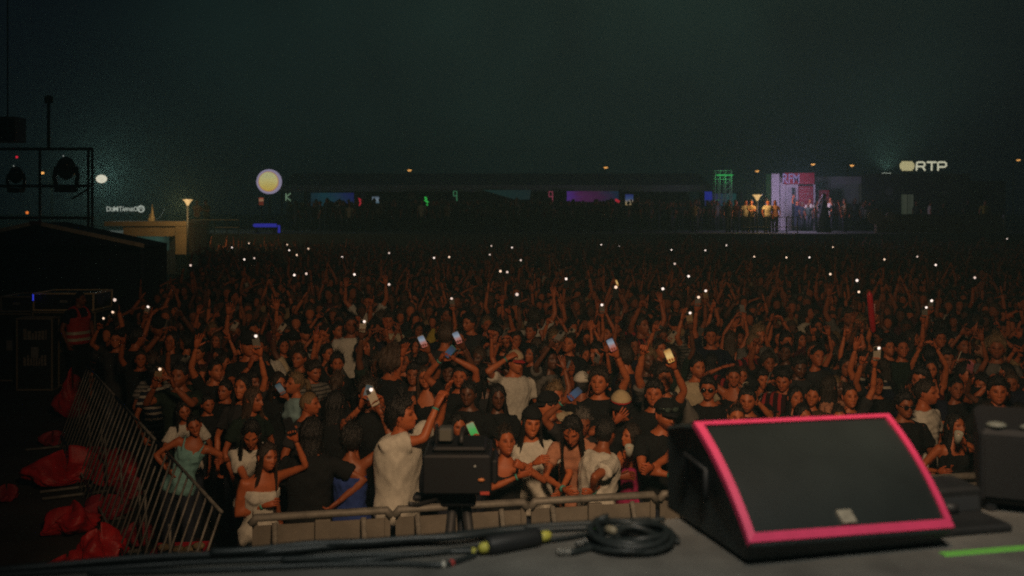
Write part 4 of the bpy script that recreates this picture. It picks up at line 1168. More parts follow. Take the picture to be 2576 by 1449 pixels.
D = 30.0; a = at(226, 690, D); r = empty('scaffold_tower', (a.x, D, 0)); o = r.location; k = D / FPX
def pp(px, py, dy=0.0): q = at(px, py, D); return np.array([q.x - o.x, dy, q.z])
for x in (-10, 100, 222, 232):
    s = Soup(); b = pp(x, 372); s.tube([(b[0], 0, 0), b], .042, 8); part('upright', s, M_BLACK, r, True)
for y in (375, 468, 548):
    s = Soup(); s.tube([pp(-60, y, -.06), pp(236, y, -.06)], .045, 8); part('ledger', s, M_BLACK, r, True)
s = Soup(); s.tube([pp(182, 500, -.03), pp(224, 475, -.03)], .03, 6); part('brace', s, M_BLACK, r, True)
s = Soup(); b = pp(122, 240); s.tube([pp(122, 375), b], .05, 8); part('mast', s, M_BLACK, r, True)
tag(r, 'black scaffold tower carrying stage lights', 'scaffold')
# lamps and gear on the tower
def moving_head(px, py, size, lab):
    p = at(px, py, D - .35); r = empty('moving_head_light', (p.x, D - .35, p.z - size * .55)); q = size
    s = Soup(); s.box((-.22 * q, -.2 * q, 0), (.22 * q, .2 * q, .16 * q), bev=.02); part('base', s, M_BLACK, r)
    for sg in (-1, 1):
        s = Soup(); s.tube([(sg * .26 * q, 0, .12 * q), (sg * .30 * q, 0, .4 * q), (sg * .26 * q, 0, .66 * q)], .06 * q, 8); part('yoke_arm', s, M_BLACK, r, True)
    s = Soup(); s.ball((0, 0, .62 * q), (.24 * q, .22 * q, .30 * q), 14, 10); part('head', s, M_BLACK, r, True)
    s = Soup(); s.disc((0, -.2 * q, .70 * q), .13 * q, 'y', .05, 16); part('lens', s, mat('dark_lens', (.02, .03, .035), .15), r, True)
    s = Soup(); s.ball((0, -.16 * q, .93 * q), .02, 6, 4); part('indicator', s, glow('dim_white_led', (.5, .55, .5), .5), r, True)
    tag(r, lab, 'stage light')
moving_head(166, 430, 1.15, 'bulky moving head stage light on the scaffold between the two lamps')
moving_head(40, 445, .85, 'smaller moving head stage light on the scaffold under the red lamp')
def led(px, py, rad, col, lab, d=D - .4, st=.9):
    p = at(px, py, d); r = empty('indicator_lamp', (p.x, d, p.z)); s = Soup(); s.ball((0, 0, 0), rad, 10, 6); part('lens', s, glow('led_' + lab.split()[1], col, st), r, True)
    s = Soup(); s.tube([(0, .02, 0), (0, .12, 0)], rad * .8, 8); part('housing', s, M_BLACK, r); tag(r, lab, 'lamp')
led(42, 395, .035, (.75, .02, .05), 'small red lamp on the scaffold tower')
led(68, 535, .045, (.9, .22, .04), 'small orange lamp low on the scaffold tower')
# outlined cabinet hanging at the top, and emblem panel
M_ORANGE_EDGE = mat('orange_brown_edge', (.42, .24, .08), .5)
p = at(6, 325, D - .5); r = empty('hanging_cabinet', (p.x, D - .5, p.z)); w, h = 34 * k, 31 * k
s = Soup(); s.box((-w, 0, -h), (w, .6, h)); part('body', s, M_BLACK, r)
s = Soup()
for lo, hi in (((-w, -.03, h - .06), (w, -.001, h)), ((-w, -.03, -h), (w, -.001, -h + .03)), ((w - .045, -.03, -h + .031), (w, -.001, h - .061)), ((-w, -.03, -h + .031), (-w + .045, -.001, h - .061))): s.box(lo, hi)
part('edge_trim', s, M_ORANGE_EDGE, r); text_part('lettering', '(54)', .20, M_ORANGE_EDGE, r, (w - .16, -.01, 0), .01)
s = Soup(); s.tube([(0, .3, h), (0, .3, h + 6)], .02, 6); part('chain', s, M_BLACK, r); tag(r, 'hanging black cabinet with an orange brown outline', 'cabinet')
p = at(122, 250, D - .1); r = empty('emblem_plate', (p.x, D - .1, p.z)); s = Soup(); s.box((-.13, 0, -.11), (.13, .03, .11), bev=.01); part('plate', s, M_BLACK, r)
s = Soup()
for st in ([(-8, -6), (-8, 7)], [(-4, -6), (-4, 6), (2, 6), (3, 2), (-1, 0), (-4, 0)], [(0, -1), (9, -5)], [(4, 5), (9, 3)], [(5, 1), (9, 0)], [(-4, -8), (5, -8)]): s.tube([np.array([u * k, -.012, v * k]) for u, v in st], .010, 5)
part('emblem', s, mat('pale_gold_mark', (.42, .34, .18), .5), r); tag(r, 'small pale emblem plate on the scaffold mast', 'emblem')

# ------------------------------------------------------------------ on the stage: monitor wedge, loudspeaker, cables
M_CAB = mat('black_cabinet_paint', (.022, .030, .030), .5, noise=.3, nscale=7, bump=.35, bscale=260)
M_PINK = mat('pink_gaffer_tape', (.80, .060, .18), .55, noise=.08, nscale=18)
def grille_material():
    m = mat('perforated_grille', (.022, .029, .028), .40, noise=.35, nscale=2.2, bump=.08, bscale=420)
    return m
# corners of the front grille from the photograph, at their own depths on the deck
A = np.array(at(1882, 1372, 3.02)); B = np.array(at(2396, 1333, 3.20)); Ct = np.array(at(2232, 1047, 3.51)); Dt = np.array(at(1742, 1068, 3.33))
r = empty('stage_monitor', (float((A[0] + B[0]) / 2), float((A[1] + B[1]) / 2), STAGE_Z)); o = np.array(r.location)
ux = nrm(B - A); bk = nrm(np.cross(np.array([0, 0, 1.0]), ux)); 
W = float(np.linalg.norm(B - A))
zlow = A[2] - STAGE_Z; 
fA, fB = A.copy(), B.copy(); fA[2] = fB[2] = STAGE_Z + .01
Hh = float(np.dot(Dt - A, np.array([0, 0, 1.0]))); 
L3 = np.array([A, B, Ct, Dt])
# cabinet: lower front lip, sloping face, top edge, tall back, sides
mid0, mid1 = A - ux * .0, B
backb = .62
b0, b1 = fA + bk * backb, fB + bk * backb
t0, t1 = Dt + bk * .10 + np.array([0, 0, -.02]), Ct + bk * .10 + np.array([0, 0, -.02])
lip = .035
lA, lB = A + bk * -.012, B + bk * -.012
fa, fb = fA + bk * .05 + ux * .02, fB + bk * .05 - ux * .02
n0, n1 = b0 + np.array([0, 0, .30]), b1 + np.array([0, 0, .30])
nf = nrm(np.cross(B - A, Dt - A)); nf = nf if np.dot(nf, -bk) > 0 else -nf
arc0 = [A * (1 - t) + Dt * t + nf * .10 * t * (1 - t) for t in (.15, .3, .5, .7, .85)]; arc1 = [B * (1 - t) + Ct * t + nf * .10 * t * (1 - t) for t in (.15, .3, .5, .7, .85)]
side0 = np.array([fa, lA] + arc0 + [Dt, t0, n0, b0]); side1 = np.array([fb, lB] + arc1 + [Ct, t1, n1, b1])
shrink = ux * .002
s = Soup(); s.loft([side0 - o, side1 - o])
body = part('cabinet', s, M_CAB, r)
bv = body.modifiers.new('edge', 'BEVEL'); bv.width = .012; bv.segments = 3; bv.limit_method = 'ANGLE'
nf = nrm(np.cross(B - A, Dt - A)); nf = nf if np.dot(nf, -bk) > 0 else -nf
def face(u, v, e=0.0):
    p = (1 - v) * ((1 - u) * A + u * B) + v * ((1 - u) * Dt + u * Ct); return p + nf * (e + .10 * v * (1 - v) - .012 * math.sin(math.pi * u) * 0)
s = Soup()
gu = np.linspace(.02, .98, 20); gv = np.linspace(.03, .97, 14)
grid = [face(u, v, .008 + .012 * math.sin(math.pi * (u * .85 + .05)) * math.sin(math.pi * (v * .9 + .05))) - o for v in gv for u in gu]
s.add(grid, [(j * 20 + i, j * 20 + i + 1, j * 20 + 21 + i, j * 20 + 20 + i) for j in range(13) for i in range(19)])
gr = part('grille', s, grille_material(), r, True)
tw = .040
def tape(p, q, inner_p, inner_q, nm='edge_tape'):
    """flat tape along an edge, 40 mm wide, a millimetre or so proud"""
    s = Soup(); e = .016
    rings = []
    for t in np.linspace(0, 1, 13):
        a0 = face(p[0] * (1 - t) + q[0] * t, p[1] * (1 - t) + q[1] * t); a1 = face(inner_p[0] * (1 - t) + inner_q[0] * t, inner_p[1] * (1 - t) + inner_q[1] * t)
        rings.append(np.array([a0 + nf * -.006 - o, a0 + nf * e - o, a1 + nf * (e + .004) - o, a1 + nf * .002 - o]))
    s.loft(rings); part(nm, s, M_PINK, r)
iu, iv = .034, .058
cA, cB, cC, cD = (0, 0), (1, 0), (1, 1), (0, 1)
iA, iB, iC, iD = (iu, iv), (1 - iu, iv), (1 - iu, 1 - iv * .75), (iu, 1 - iv * .75)
tape(cA, cB, iA, iB); tape(cB, cC, iB, iC); tape(cC, cD, iC, iD); tape(cD, cA, iD, iA)
bu, bw = .60, .030
s = Soup(); q = [face(.455, .075, .026), face(.525, .075, .026), face(.515, .165, .028), face(.445, .165, .028)]
s.loft([np.array(q) - o, np.array(q) - nf * .012 - o]); part('badge', s, mat('worn_silver_badge', (.30, .28, .22), .5, noise=.25, nscale=60), r)
# side handle recess
hc = (fa + Dt + b0 + t0) / 4 - ux * .004 - o
s = Soup(); s.tube([hc + bk * -.09 + np.array([0, 0, -.05]), hc + bk * -.09 + np.array([0, 0, .05]), hc + bk * .06 + np.array([0, 0, .07]), hc + bk * .06 + np.array([0, 0, -.03])], .010, 8); part('handle', s, M_BLACK, r, True)
tag(r, 'black wedge stage monitor with its grille outlined in hot pink', 'stage monitor')

# tall black loudspeaker at the right end, with two pale lamps on top
p0 = np.array(at(2462, 1335, 3.62)); p0[2] = STAGE_Z; top = at(2470, 1078, 3.62).z
r = empty('loudspeaker', tuple(p0)); hh = float(top - STAGE_Z)
R = rz(-.40)
s = Soup(); s.box((0, 0, .03), (.55, .5, hh), bev=.018, R=R); part('cabinet', s, mat('dull_black_lacquer', (.008, .009, .011), .7), r)
s = Soup(); s.box((.02, -.012, .06), (.53, -.001, hh - .03), R=R); part('grille', s, mat('black_grille', (.008, .009, .010), .8, bump=.3, bscale=300), r)
for x in (.06, .17):
    s = Soup(); s.ball((0, 0, 0), (.036, .03, .012), 12, 6, R=R); s.V[0] = s.V[0] + R @ np.array([x, .03, hh + .012]); part('top_cap', s, mat('pale_cap', (.16, .18, .16), .5), r, True)
for x in (.04, .5):
    for y in (.04, .45):
        s = Soup(); s.disc(R @ np.array([x, y, .015]), .025, 'z', .03, 10); part('foot', s, M_BLACK, r)
tag(r, 'tall black loudspeaker with two pale caps on top', 'loudspeaker')
# low black base plate and box beside it
q = stage_px(2470, 1338); r = empty('base_plate', tuple(q)); R = rz(SA)
s = Soup(); s.box((-.24, -.03, .0), (.10, .26, .028), bev=.008, R=R); part('plate', s, M_BLACK, r)
s = Soup(); s.tube([R @ np.array([-.02, .14, .028]), R @ np.array([-.02, .14, .06])], .03, 12); part('socket', s, M_BLACK, r, True)
tag(r, 'flat black base plate on the stage floor between monitor and loudspeaker', 'base plate')
q = stage_px(2405, 1318); r = empty('connector_box', (q[0] + .02, q[1] + .1, STAGE_Z)); s = Soup(); s.box((-.14, -.05, .0), (.10, .12, .11), bev=.012, R=R); part('body', s, M_BLACK, r)
s = Soup(); s.box((-.12, -.054, .03), (.08, -.049, .08), R=R); part('face_plate', s, mat('dark_grey_plate', (.04, .045, .05), .4), r)
tag(r, 'small black connector box behind the stage monitor', 'connector box')
# green marking tape on the floor
a, b = stage_px(2370, 1396), stage_px(2640, 1374); t = nrm(b - a); n = np.array([-t[1], t[0], 0]); w = .017
s = Soup(); s.loft([np.array([a - n * w, a - n * w * .9 + [0, 0, .004], a + n * w * .9 + [0, 0, .004], a + n * w]) , np.array([b - n * w, b - n * w * .9 + [0, 0, .004], b + n * w * .9 + [0, 0, .004], b + n * w])])
tag(link('floor_tape', s.mesh('floor_tape', False), mat('green_floor_tape', (.20, .62, .10), .6)), 'bright green tape strip stuck across the stage floor', 'tape')

# cables along the stage edge
M_CABLE = mat('black_cable_rubber', (.020, .026, .026), .45, noise=.2, nscale=40)
def wander(pts, n, amp, seed):
    r = np.random.RandomState(seed); pts = np.array(pts, float); t = np.linspace(0, len(pts) - 1, n)
    out = np.stack([np.interp(t, range(len(pts)), pts[:, i]) for i in range(2)], 1)
    ker = np.ones(7) / 7
    pad = np.pad(out, ((3, 3), (0, 0)), 'edge'); out = np.stack([np.convolve(pad[:, i], ker, 'valid') for i in range(2)], 1)
    ph = r.rand(4) * 6.28; q = np.linspace(0, 1, n)
    out[:, 1] += amp * (np.sin(q * 9 + ph[0]) + .6 * np.sin(q * 21 + ph[1])); return out
def cable(pts, rad, seed, label, lift=0.0, amp=2.0, tapes=()):
    """pts in photograph pixels on the deck"""
    P = wander(pts, 60, amp, seed); W3 = [stage_px(x, y, 0) + np.array([0, 0, rad + lift]) for x, y in P]
    c0 = W3[0]; r = empty('cable', (float(c0[0]), float(c0[1]), STAGE_Z)); o = np.array(r.location)
    s = Soup(); s.tube([w - o for w in W3], rad, 8, round_end=True); part('sheath', s, M_CABLE, r, True)
    for f, col, nm in tapes:
        k = int(f * 58); s = Soup(); s.tube([W3[k] - o, (W3[k] + W3[k + 1]) / 2 - o, W3[k + 1] - o], rad * 1.25, 8); part('tape_band', s, mat('tape_' + nm, col, .5), r, True)
    tag(r, label, 'cable', 'black cables along the stage edge')
WH, YE, RD, GR = (.62, .58, .50), (.55, .52, .08), (.55, .06, .05), (.06, .45, .08)
cable([(-40, 1447), (300, 1420), (640, 1397), (900, 1378), (1240, 1350), (1500, 1336)], .011, 1, 'cable lying nearest the stage edge with a white painted highlight', 0, 1.2, [(.44, WH, 'white')])  # white band is a highlight on the sheath, put into the colour
cable([(-40, 1453), (320, 1425), (700, 1402), (1000, 1372), (1300, 1345), (1660, 1322)], .012, 2, 'cable running the whole edge and under the monitor corner', .008)
cable([(-40, 1460), (420, 1428), (760, 1408), (1060, 1400), (1220, 1394)], .009, 3, 'cable ending in the black in-line connector, yellow band at its end', 0, 1.6, [(.97, YE, 'yellow')])
cable([(200, 1452), (620, 1436), (930, 1426), (1110, 1430), (1200, 1402)], .009, 4, 'cable looping low over the floor with a pale and a red band', 0, 1.4, [(.78, WH, 'white'), (.84, RD, 'red')])
cable([(520, 1412), (760, 1396), (980, 1384), (1180, 1366), (1330, 1352)], .013, 5, 'thick cable crossing over the others halfway', .016, 2.6)
cable([(700, 1418), (900, 1416), (1080, 1404), (1300, 1372), (1480, 1352)], .008, 6, 'thin cable curving towards the coil', .004, 3.0)
cable([(1368, 1364), (1420, 1360), (1490, 1352), (1540, 1366)], .008, 7, 'short cable from the in-line connector to the coil with a yellow band', 0, 1.2, [(.02, YE, 'yellow')])
cable([(1403, 1399), (1440, 1398), (1490, 1388), (1540, 1384)], .010, 8, 'short cable end with a thick white tape end in front of the coil', .002, .6, [(.02, WH, 'white'), (.10, WH, 'white'), (.18, WH, 'white'), (.26, WH, 'white')])
cable([(1450, 1384), (1475, 1374), (1510, 1368), (1550, 1372)], .008, 9, 'short cable end with a pale grey tape end beside the coil', .010, .5, [(.04, (.42, .40, .36), 'grey'), (.16, (.42, .40, .36), 'grey'), (.28, (.42, .40, .36), 'grey')])
cable([(1480, 1342), (1530, 1338), (1600, 1330), (1672, 1318)], .009, 10, 'cable with a small green band behind the coil', .01, 1.0, [(.1, GR, 'green')])
cable([(1250, 1420), (1500, 1412), (1660, 1400)], .006, 11, 'faint thin cable in front of the coil', 0, 1.0) if False else None
q = stage_px(1296, 1384); r = empty('inline_connector', tuple(q)); dv = nrm(stage_px(1368, 1366) - stage_px(1222, 1394))
s = Soup(); s.tube([dv * -.105 + [0, 0, .03], dv * -.09 + [0, 0, .03], dv * .07 + [0, 0, .03], dv * .09 + [0, 0, .03]], [.022, .030, .030, .024], 14); part('housing', s, M_BLACK, r, True)
for e, c in ((-.12, 'yellow'), (.10, 'yellow')):
    s = Soup(); s.tube([dv * e + [0, 0, .026], dv * (e + .022) + [0, 0, .028]], .017, 12, round_end=True); part('collar', s, mat('tape_yellow', YE, .5), r, True)
tag(r, 'fat black in-line connector with yellow collars on the stage floor', 'connector')
# coil
q = stage_px(1592, 1372); r = empty('cable_coil', tuple(q)); rs = np.random.RandomState(3); pts = []
for i in range(260):
    t = i / 259; a = t * 2 * math.pi * 6.3; R_ = .10 + .034 * math.sin(a * .37 + 1) + .012 * math.sin(a * .61) - .02 * (t - .5) ; pts.append([R_ * math.cos(a) * 1.05, R_ * math.sin(a) * 1.0, .012 + .034 * t + .008 * math.sin(a * 1.7)])
s = Soup(); s.tube(pts, .0105, 7, round_end=True); part('sheath', s, M_CABLE, r, True)
s = Soup(); s.tube([np.array([-.10, -.02, .0]), np.array([-.105, -.02, .04]), np.array([-.12, -.02, .09]), np.array([-.08, -.02, .10])], .012, 8); part('tie', s, M_CABLE, r, True)
s = Soup(); s.tube([np.array([-.085, -.055, .07]), np.array([-.07, -.075, .072])], .014, 8, round_end=True); part('plug', s, mat('tan_plug', (.28, .24, .16), .5), r, True)
tag(r, 'coiled black cable heaped on the stage floor beside the monitor', 'cable coil')

# ------------------------------------------------------------------ broadcast camera in the pit
D = 5.55; p = at(1150, 1180, D); r = empty('video_camera', (p.x, D, 0)); z = p.z
M_CAMB = mat('matte_black_camera', (.004, .005, .007), .6)
def vb(nm, lo, hi, m=M_CAMB, bev=.012):
    s = Soup(); s.box(lo, hi, bev=bev); return part(nm, s, m, r)
vb('body', (-.19, -.02, z - .14), (.19, .40, z + .08)); vb('matte_box', (-.15, .401, z - .11), (.15, .54, z + .07), M_BLACK, .02)
vb('top_rail', (-.14, .04, z + .081), (.16, .34, z + .11)); vb('side_module', (.191, .04, z - .10), (.225, .30, z + .04))
vb('viewfinder', (-.115, .10, z + .125), (-.03, .20, z + .205), mat('dark_grey_plastic', (.05, .055, .055), .5)); vb('viewfinder_arm', (-.135, .12, z + .105), (-.116, .18, z + .22))
vb('viewfinder_screen', (-.105, .092, z + .135), (-.04, .099, z + .195), mat('dull_screen', (.10, .10, .085), .4), .001)
s = Soup(); s.tube([(.02, .06, z + .13), (.02, .10, z + .17), (.02, .26, z + .17), (.02, .30, z + .13)], .014, 8); part('carry_handle', s, M_BLACK, r, True)
s = Soup(); s.tube([(-.12, .02, z - .18), (-.21, -.10, z - .17), (-.24, -.22, z - .13)], .014, 8); part('pan_bar', s, M_BLACK, r, True)
vb('tripod_head', (-.10, .08, z - .24), (.10, .30, z - .142)); vb('tilt_plate', (-.26, .10, z - .215), (-.101, .20, z - .18))
for a in (-2.3, -.6, 1.4):
    s = Soup(); s.tube([(.05 * math.cos(a), .19 + .05 * math.sin(a), z - .24), (.22 * math.cos(a), .19 + .2 * math.sin(a), .55), (.40 * math.cos(a), .19 + .36 * math.sin(a), .02)], [.028, .024, .02], 8); part('tripod_leg', s, M_BLACK, r, True)
s = Soup(); s.ball((.135, -.025, z - .055), (.020, .008, .010), 10, 6); part('tally_mark', s, mat('amber_mark', (.45, .16, .05), .5), r, True)
s = Soup(); s.ball((.10, -.025, z + .02), (.008, .006, .008), 8, 5); part('switch', s, mat('grey_switch', (.25, .27, .26), .5), r, True)
s = Soup(); s.box((.13, -.03, z - .135), (.18, -.021, z - .12)); part('connector', s, mat('red_mark', (.42, .06, .04), .5), r)
tag(r, 'black broadcast video camera on a tripod in front of the barrier', 'video camera')

# ------------------------------------------------------------------ people: materials
SKIN = [mat('skin_light', (.50, .145, .050), .52, paint=True, noise=.10, nscale=14), mat('skin_tan', (.43, .118, .040), .52, paint=True, noise=.10, nscale=14),
        mat('skin_brown', (.29, .085, .030), .52, paint=True, noise=.10, nscale=14), mat('skin_dark', (.13, .047, .022), .45, paint=True, noise=.10, nscale=14)]
HAIRC = {n: mat('hair_' + n, c, .5, noise=.45, nscale=40, bump=.8, bscale=70, aniso=(3, 3, .5)) for n, c in
         (('black', (.010, .008, .007)), ('dark brown', (.026, .016, .010)), ('brown', (.065, .036, .020)), ('fair', (.19, .12, .055)), ('grey', (.11, .10, .09)))}
CLOTH = {n: mat('cloth_' + n.replace(' ', '_'), c, .9, noise=.12, nscale=30, bump=.25, bscale=220, spec=.25) for n, c in
         (('black', (.012, .013, .014)), ('charcoal', (.030, .030, .032)), ('navy', (.012, .015, .032)), ('dark green', (.015, .028, .020)), ('wine red', (.070, .012, .016)),
          ('grey', (.13, .125, .115)), ('white', (.58, .57, .50)), ('cream', (.50, .43, .29)), ('tan', (.32, .22, .11)), ('brown', (.085, .048, .025)), ('red', (.40, .03, .03)),
          ('yellow', (.46, .36, .05)), ('pale blue', (.25, .40, .42)), ('teal', (.22, .46, .45)), ('pink', (.42, .03, .13)), ('peach', (.48, .22, .13)), ('blue', (.03, .06, .24)))}
def striped(name, a, b, freq, axis=2):
    m = mat('cloth_' + name.replace(' ', '_'), a, .9, bump=.25, bscale=220, spec=.25); nt = m.node_tree; bs = nt.nodes['Principled BSDF']
    tc = nt.nodes.new('ShaderNodeTexCoord'); sp = nt.nodes.new('ShaderNodeSeparateXYZ'); nt.links.new(tc.outputs['Object'], sp.inputs[0])
    mu = nt.nodes.new('ShaderNodeMath'); mu.operation = 'MULTIPLY'; mu.inputs[1].default_value = freq; nt.links.new(sp.outputs[axis], mu.inputs[0])
    fr = nt.nodes.new('ShaderNodeMath'); fr.operation = 'FRACT'; nt.links.new(mu.outputs[0], fr.inputs[0])
    gt = nt.nodes.new('ShaderNodeMath'); gt.operation = 'GREATER_THAN'; gt.inputs[1].default_value = .62; nt.links.new(fr.outputs[0], gt.inputs[0])
    mx = nt.nodes.new('ShaderNodeMix'); mx.data_type = 'RGBA'; mx.inputs['A'].default_value = (*a, 1); mx.inputs['B'].default_value = (*b, 1); nt.links.new(gt.outputs[0], mx.inputs['Factor']); nt.links.new(mx.outputs['Result'], bs.inputs['Base Color'])
    CLOTH[name] = m
striped('navy striped', (.015, .018, .035), (.38, .36, .30), 14); striped('red striped', (.030, .010, .012), (.34, .03, .03), 11, 0); striped('grey striped', (.20, .19, .17), (.05, .05, .05), 22)
M_DENIM = mat('dark_denim', (.020, .026, .045), .9, noise=.2, nscale=25)
M_GLASS = mat('dark_sunglass', (.010, .012, .013), .12)
TOPNAME = {'tee': 't_shirt', 'polo': 'polo_shirt', 'sleeveless': 'sleeveless_shirt', 'long': 'long_sleeved_shirt', 'tank': 'tank_top', 'tube': 'tube_top', 'dress': 'slip_dress', 'strap': 'strap_top'}
TOPWORD = {'tee': 't-shirt', 'polo': 'polo shirt', 'sleeveless': 'sleeveless shirt', 'long': 'long-sleeved shirt', 'tank': 'tank top', 'tube': 'tube top', 'dress': 'slip dress', 'strap': 'strappy top'}
HAIRWORD = {'short': 'short {} hair', 'buzz': 'shaved {} hair', 'curly': 'curly {} hair', 'quiff': 'swept up {} hair', 'long': 'long {} hair', 'pony': '{} ponytail', 'bun': '{} hair in a bun', 'straight': 'long straight {} hair', 'afro': 'big round {} hair', 'bob': '{} bob and fringe'}

def slot(o, m):
    o.material_slots[0].link = 'OBJECT'; o.material_slots[0].material = m

def cap_soup(h, brim_yaw=0.0, kind='cap'):
    """hat in the frame of the head: crown shell and brim"""
    c, R = h.headC, h.headM @ rz(brim_yaw); s = Soup(); b = Soup()
    az = np.linspace(-math.pi, math.pi, 28, endpoint=False); rings = []
    top = {'cap': .030, 'bucket': .034, 'beanie': .028}[kind]
    for el in np.radians([88, 70, 50, 34, 26, 22]):
        P = head_surface(az, el, False, h.fem); d = P / np.linalg.norm(P, axis=1)[:, None]; rings.append((P + d * top * (1 if el > .4 else .75)) @ R.T + c)
    P = head_surface(az, math.radians(20), False, h.fem); rings.append(P @ R.T + c)
    s.loft(rings[::-1])
    if kind == 'cap':
        u = np.linspace(-1.0, 1.0, 13); base = head_surface(u, math.radians(20), False, h.fem) * 1.13
        out = base + np.stack([u * .0, -.075 * np.cos(u * 1.35), -.012 - .012 * u * u], 1)
        V = np.concatenate([base, out, base - [0, 0, .006], out - [0, 0, .006]]) @ R.T + c; n = 13; F = []
        for i in range(n - 1): F += [(i, i + 1, n + i + 1, n + i), (2 * n + i + 1, 2 * n + i, 3 * n + i, 3 * n + i + 1), (n + i, n + i + 1, 3 * n + i + 1, 3 * n + i)]
        b.add(V, F)
    elif kind == 'bucket':
        P0 = head_surface(az, math.radians(18), False, h.fem) * 1.12; rr = []
        for k, dz in ((1.0, 0), (1.22, -.018), (1.42, -.034), (1.42, -.040), (1.2, -.026), (1.0, -.008)): rr.append((P0 * np.array([k, k, 1]) + [0, 0, dz]) @ R.T + c)
        b.loft(rr, cap=(False, False))
    return s, b

def glasses_soup(h, up=0.0):
    s = Soup(); R, c = h.headM, h.headC
    for sg in (-1, 1):
        ang = np.arange(14) * 2 * math.pi / 14
        def rg(k, y): return np.stack([sg * .034 + .026 * k * np.cos(ang), np.full(14, y) + .10 * (sg * .026 * k * np.cos(ang)) * sg, .004 + up + .019 * k * np.sin(ang)], 1)
        y0 = -.106 if up == 0 else -.098
        s.loft([q @ R.T + c for q in (rg(.9, y0 + .004), rg(1, y0), rg(1, y0 - .005), rg(.9, y0 - .007))])
        s.tube([R @ np.array([sg * .058, y0, .010 + up]) + c, R @ np.array([sg * .077, y0 + .03, .012 + up]) + c, R @ np.array([sg * .080, .0, .012 + up]) + c], .0032, 5)
    s.tube([R @ np.array([-.012, y0 - .003, .010 + up]) + c, R @ np.array([.012, y0 - .003, .010 + up]) + c], .003, 5)
    return s

# ------------------------------------------------------------------ phones
def rounded_slab(w, h, t, r=.012):
    s = Soup(); pts = []
    for cx, cz, a0 in ((w / 2 - r, h / 2 - r, 0), (-w / 2 + r, h / 2 - r, 90), (-w / 2 + r, -h / 2 + r, 180), (w / 2 - r, -h / 2 + r, 270)):
        for a in (0, 30, 60, 90): pts.append((cx + r * math.cos(math.radians(a0 + a)), cz + r * math.sin(math.radians(a0 + a))))
    rg = lambda y, k: np.array([(x * k, y, z * k) for x, z in pts])
    s.loft([rg(-t / 2, .985), rg(-t / 2 + .0015, 1), rg(t / 2 - .0015, 1), rg(t / 2, .985)]); return s
PHONE_ME = rounded_slab(.070, .145, .009).mesh('phone_body', False)
_s = Soup(); _s.box((-.033, -.0085, .030), (.0, -.0051, .070), bev=.0015); BUMP_ME = _s.mesh('camera_bump', False)
_s = rounded_slab(.063, .136, .001); _s.V[0] = _s.V[0] + np.array([0, -.0058, 0]); SCREEN_ME = _s.mesh('screen', False)
_s = Soup(); _s.ball((.012, -.012, .058), (.0145, .008, .0145), 12, 8); FLASH_ME = _s.mesh('flash', True)  # flash balls enlarged, the torch bloom is put into their shape
_s = Soup(); _s.ball((.0, -.012, .058), (.018, .010, .018), 12, 8); FLASH_FAR_ME = _s.mesh('flash', True)
M_FLASHES = [glow('phone_torch', (1.0, .80, .70), 1.4), glow('phone_torch_warm', (1.0, .68, .48), 1.3), glow('phone_torch_dim', (1.0, .74, .62), .9)]
CASE = {n: mat('phone_' + n, c, .45) for n, c in (('white', (.46, .42, .33)), ('black', (.015, .016, .018)), ('tan', (.30, .22, .12)), ('teal', (.10, .38, .33)), ('grey', (.22, .22, .20)), ('pink', (.5, .16, .2)), ('clear', (.20, .20, .17)))}
for me in (PHONE_ME, BUMP_ME, SCREEN_ME, FLASH_ME, FLASH_FAR_ME): me.materials.append(CASE['black'])
M_SCR = [lit_panel('phone_screen_pink', [(0, (.30, .06, .04)), (.4, (.36, .16, .14)), (.65, (.25, .30, .36)), (1, (.10, .14, .20))], .9, 'Z', 1.4),
         lit_panel('phone_screen_amber', [(0, (.55, .26, .05)), (.5, (.75, .50, .18)), (1, (.40, .18, .04))], .9, 'Z', 2.2),
         lit_panel('phone_screen_blue', [(0, (.06, .07, .14)), (.5, (.03, .10, .20)), (1, (.02, .05, .09))], .45, 'Z', 2.2),
         lit_panel('phone_screen_dark', [(0, (.03, .035, .03)), (.5, (.10, .10, .09)), (1, (.02, .05, .06))], .8, 'Z', 2.5),
         lit_panel('phone_screen_green', [(0, (.03, .30, .05)), (.5, (.05, .36, .08)), (1, (.22, .28, .16))], .8, 'Z', 1.0)]
SCRW = ['pink and blue', 'amber', 'blue', 'dim', 'green']
def phone(loc, f, n, kind, label, case='black', far=False, screen=0, scale=1.0):
    f = Vector(f).normalized(); n = Vector(n); n = (n - f * n.dot(f)).normalized(); x = f.cross(-n) * -1
    x = (-n).cross(f)
    M = Matrix((( x.x, -n.x, f.x, loc[0]), (x.y, -n.y, f.y, loc[1]), (x.z, -n.z, f.z, loc[2]), (0, 0, 0, 1)))
    o = link('smartphone', PHONE_ME); slot(o, CASE[case]); o.matrix_world = M @ Matrix.Scale(scale, 4)
    if kind in ('torch', 'case'):
        b = link('camera_bump', BUMP_ME, None, o); slot(b, CASE['black'])
    if kind == 'torch':
        b = link('flash', FLASH_FAR_ME if far else FLASH_ME, None, o); slot(b, M_FLASHES[int(abs(loc[0]) * 977) % 3])
    if kind == 'screen':
        b = link('screen', SCREEN_ME, None, o); slot(b, M_SCR[screen])
    tag(o, label, 'phone', 'phones held up in the crowd')
    return o

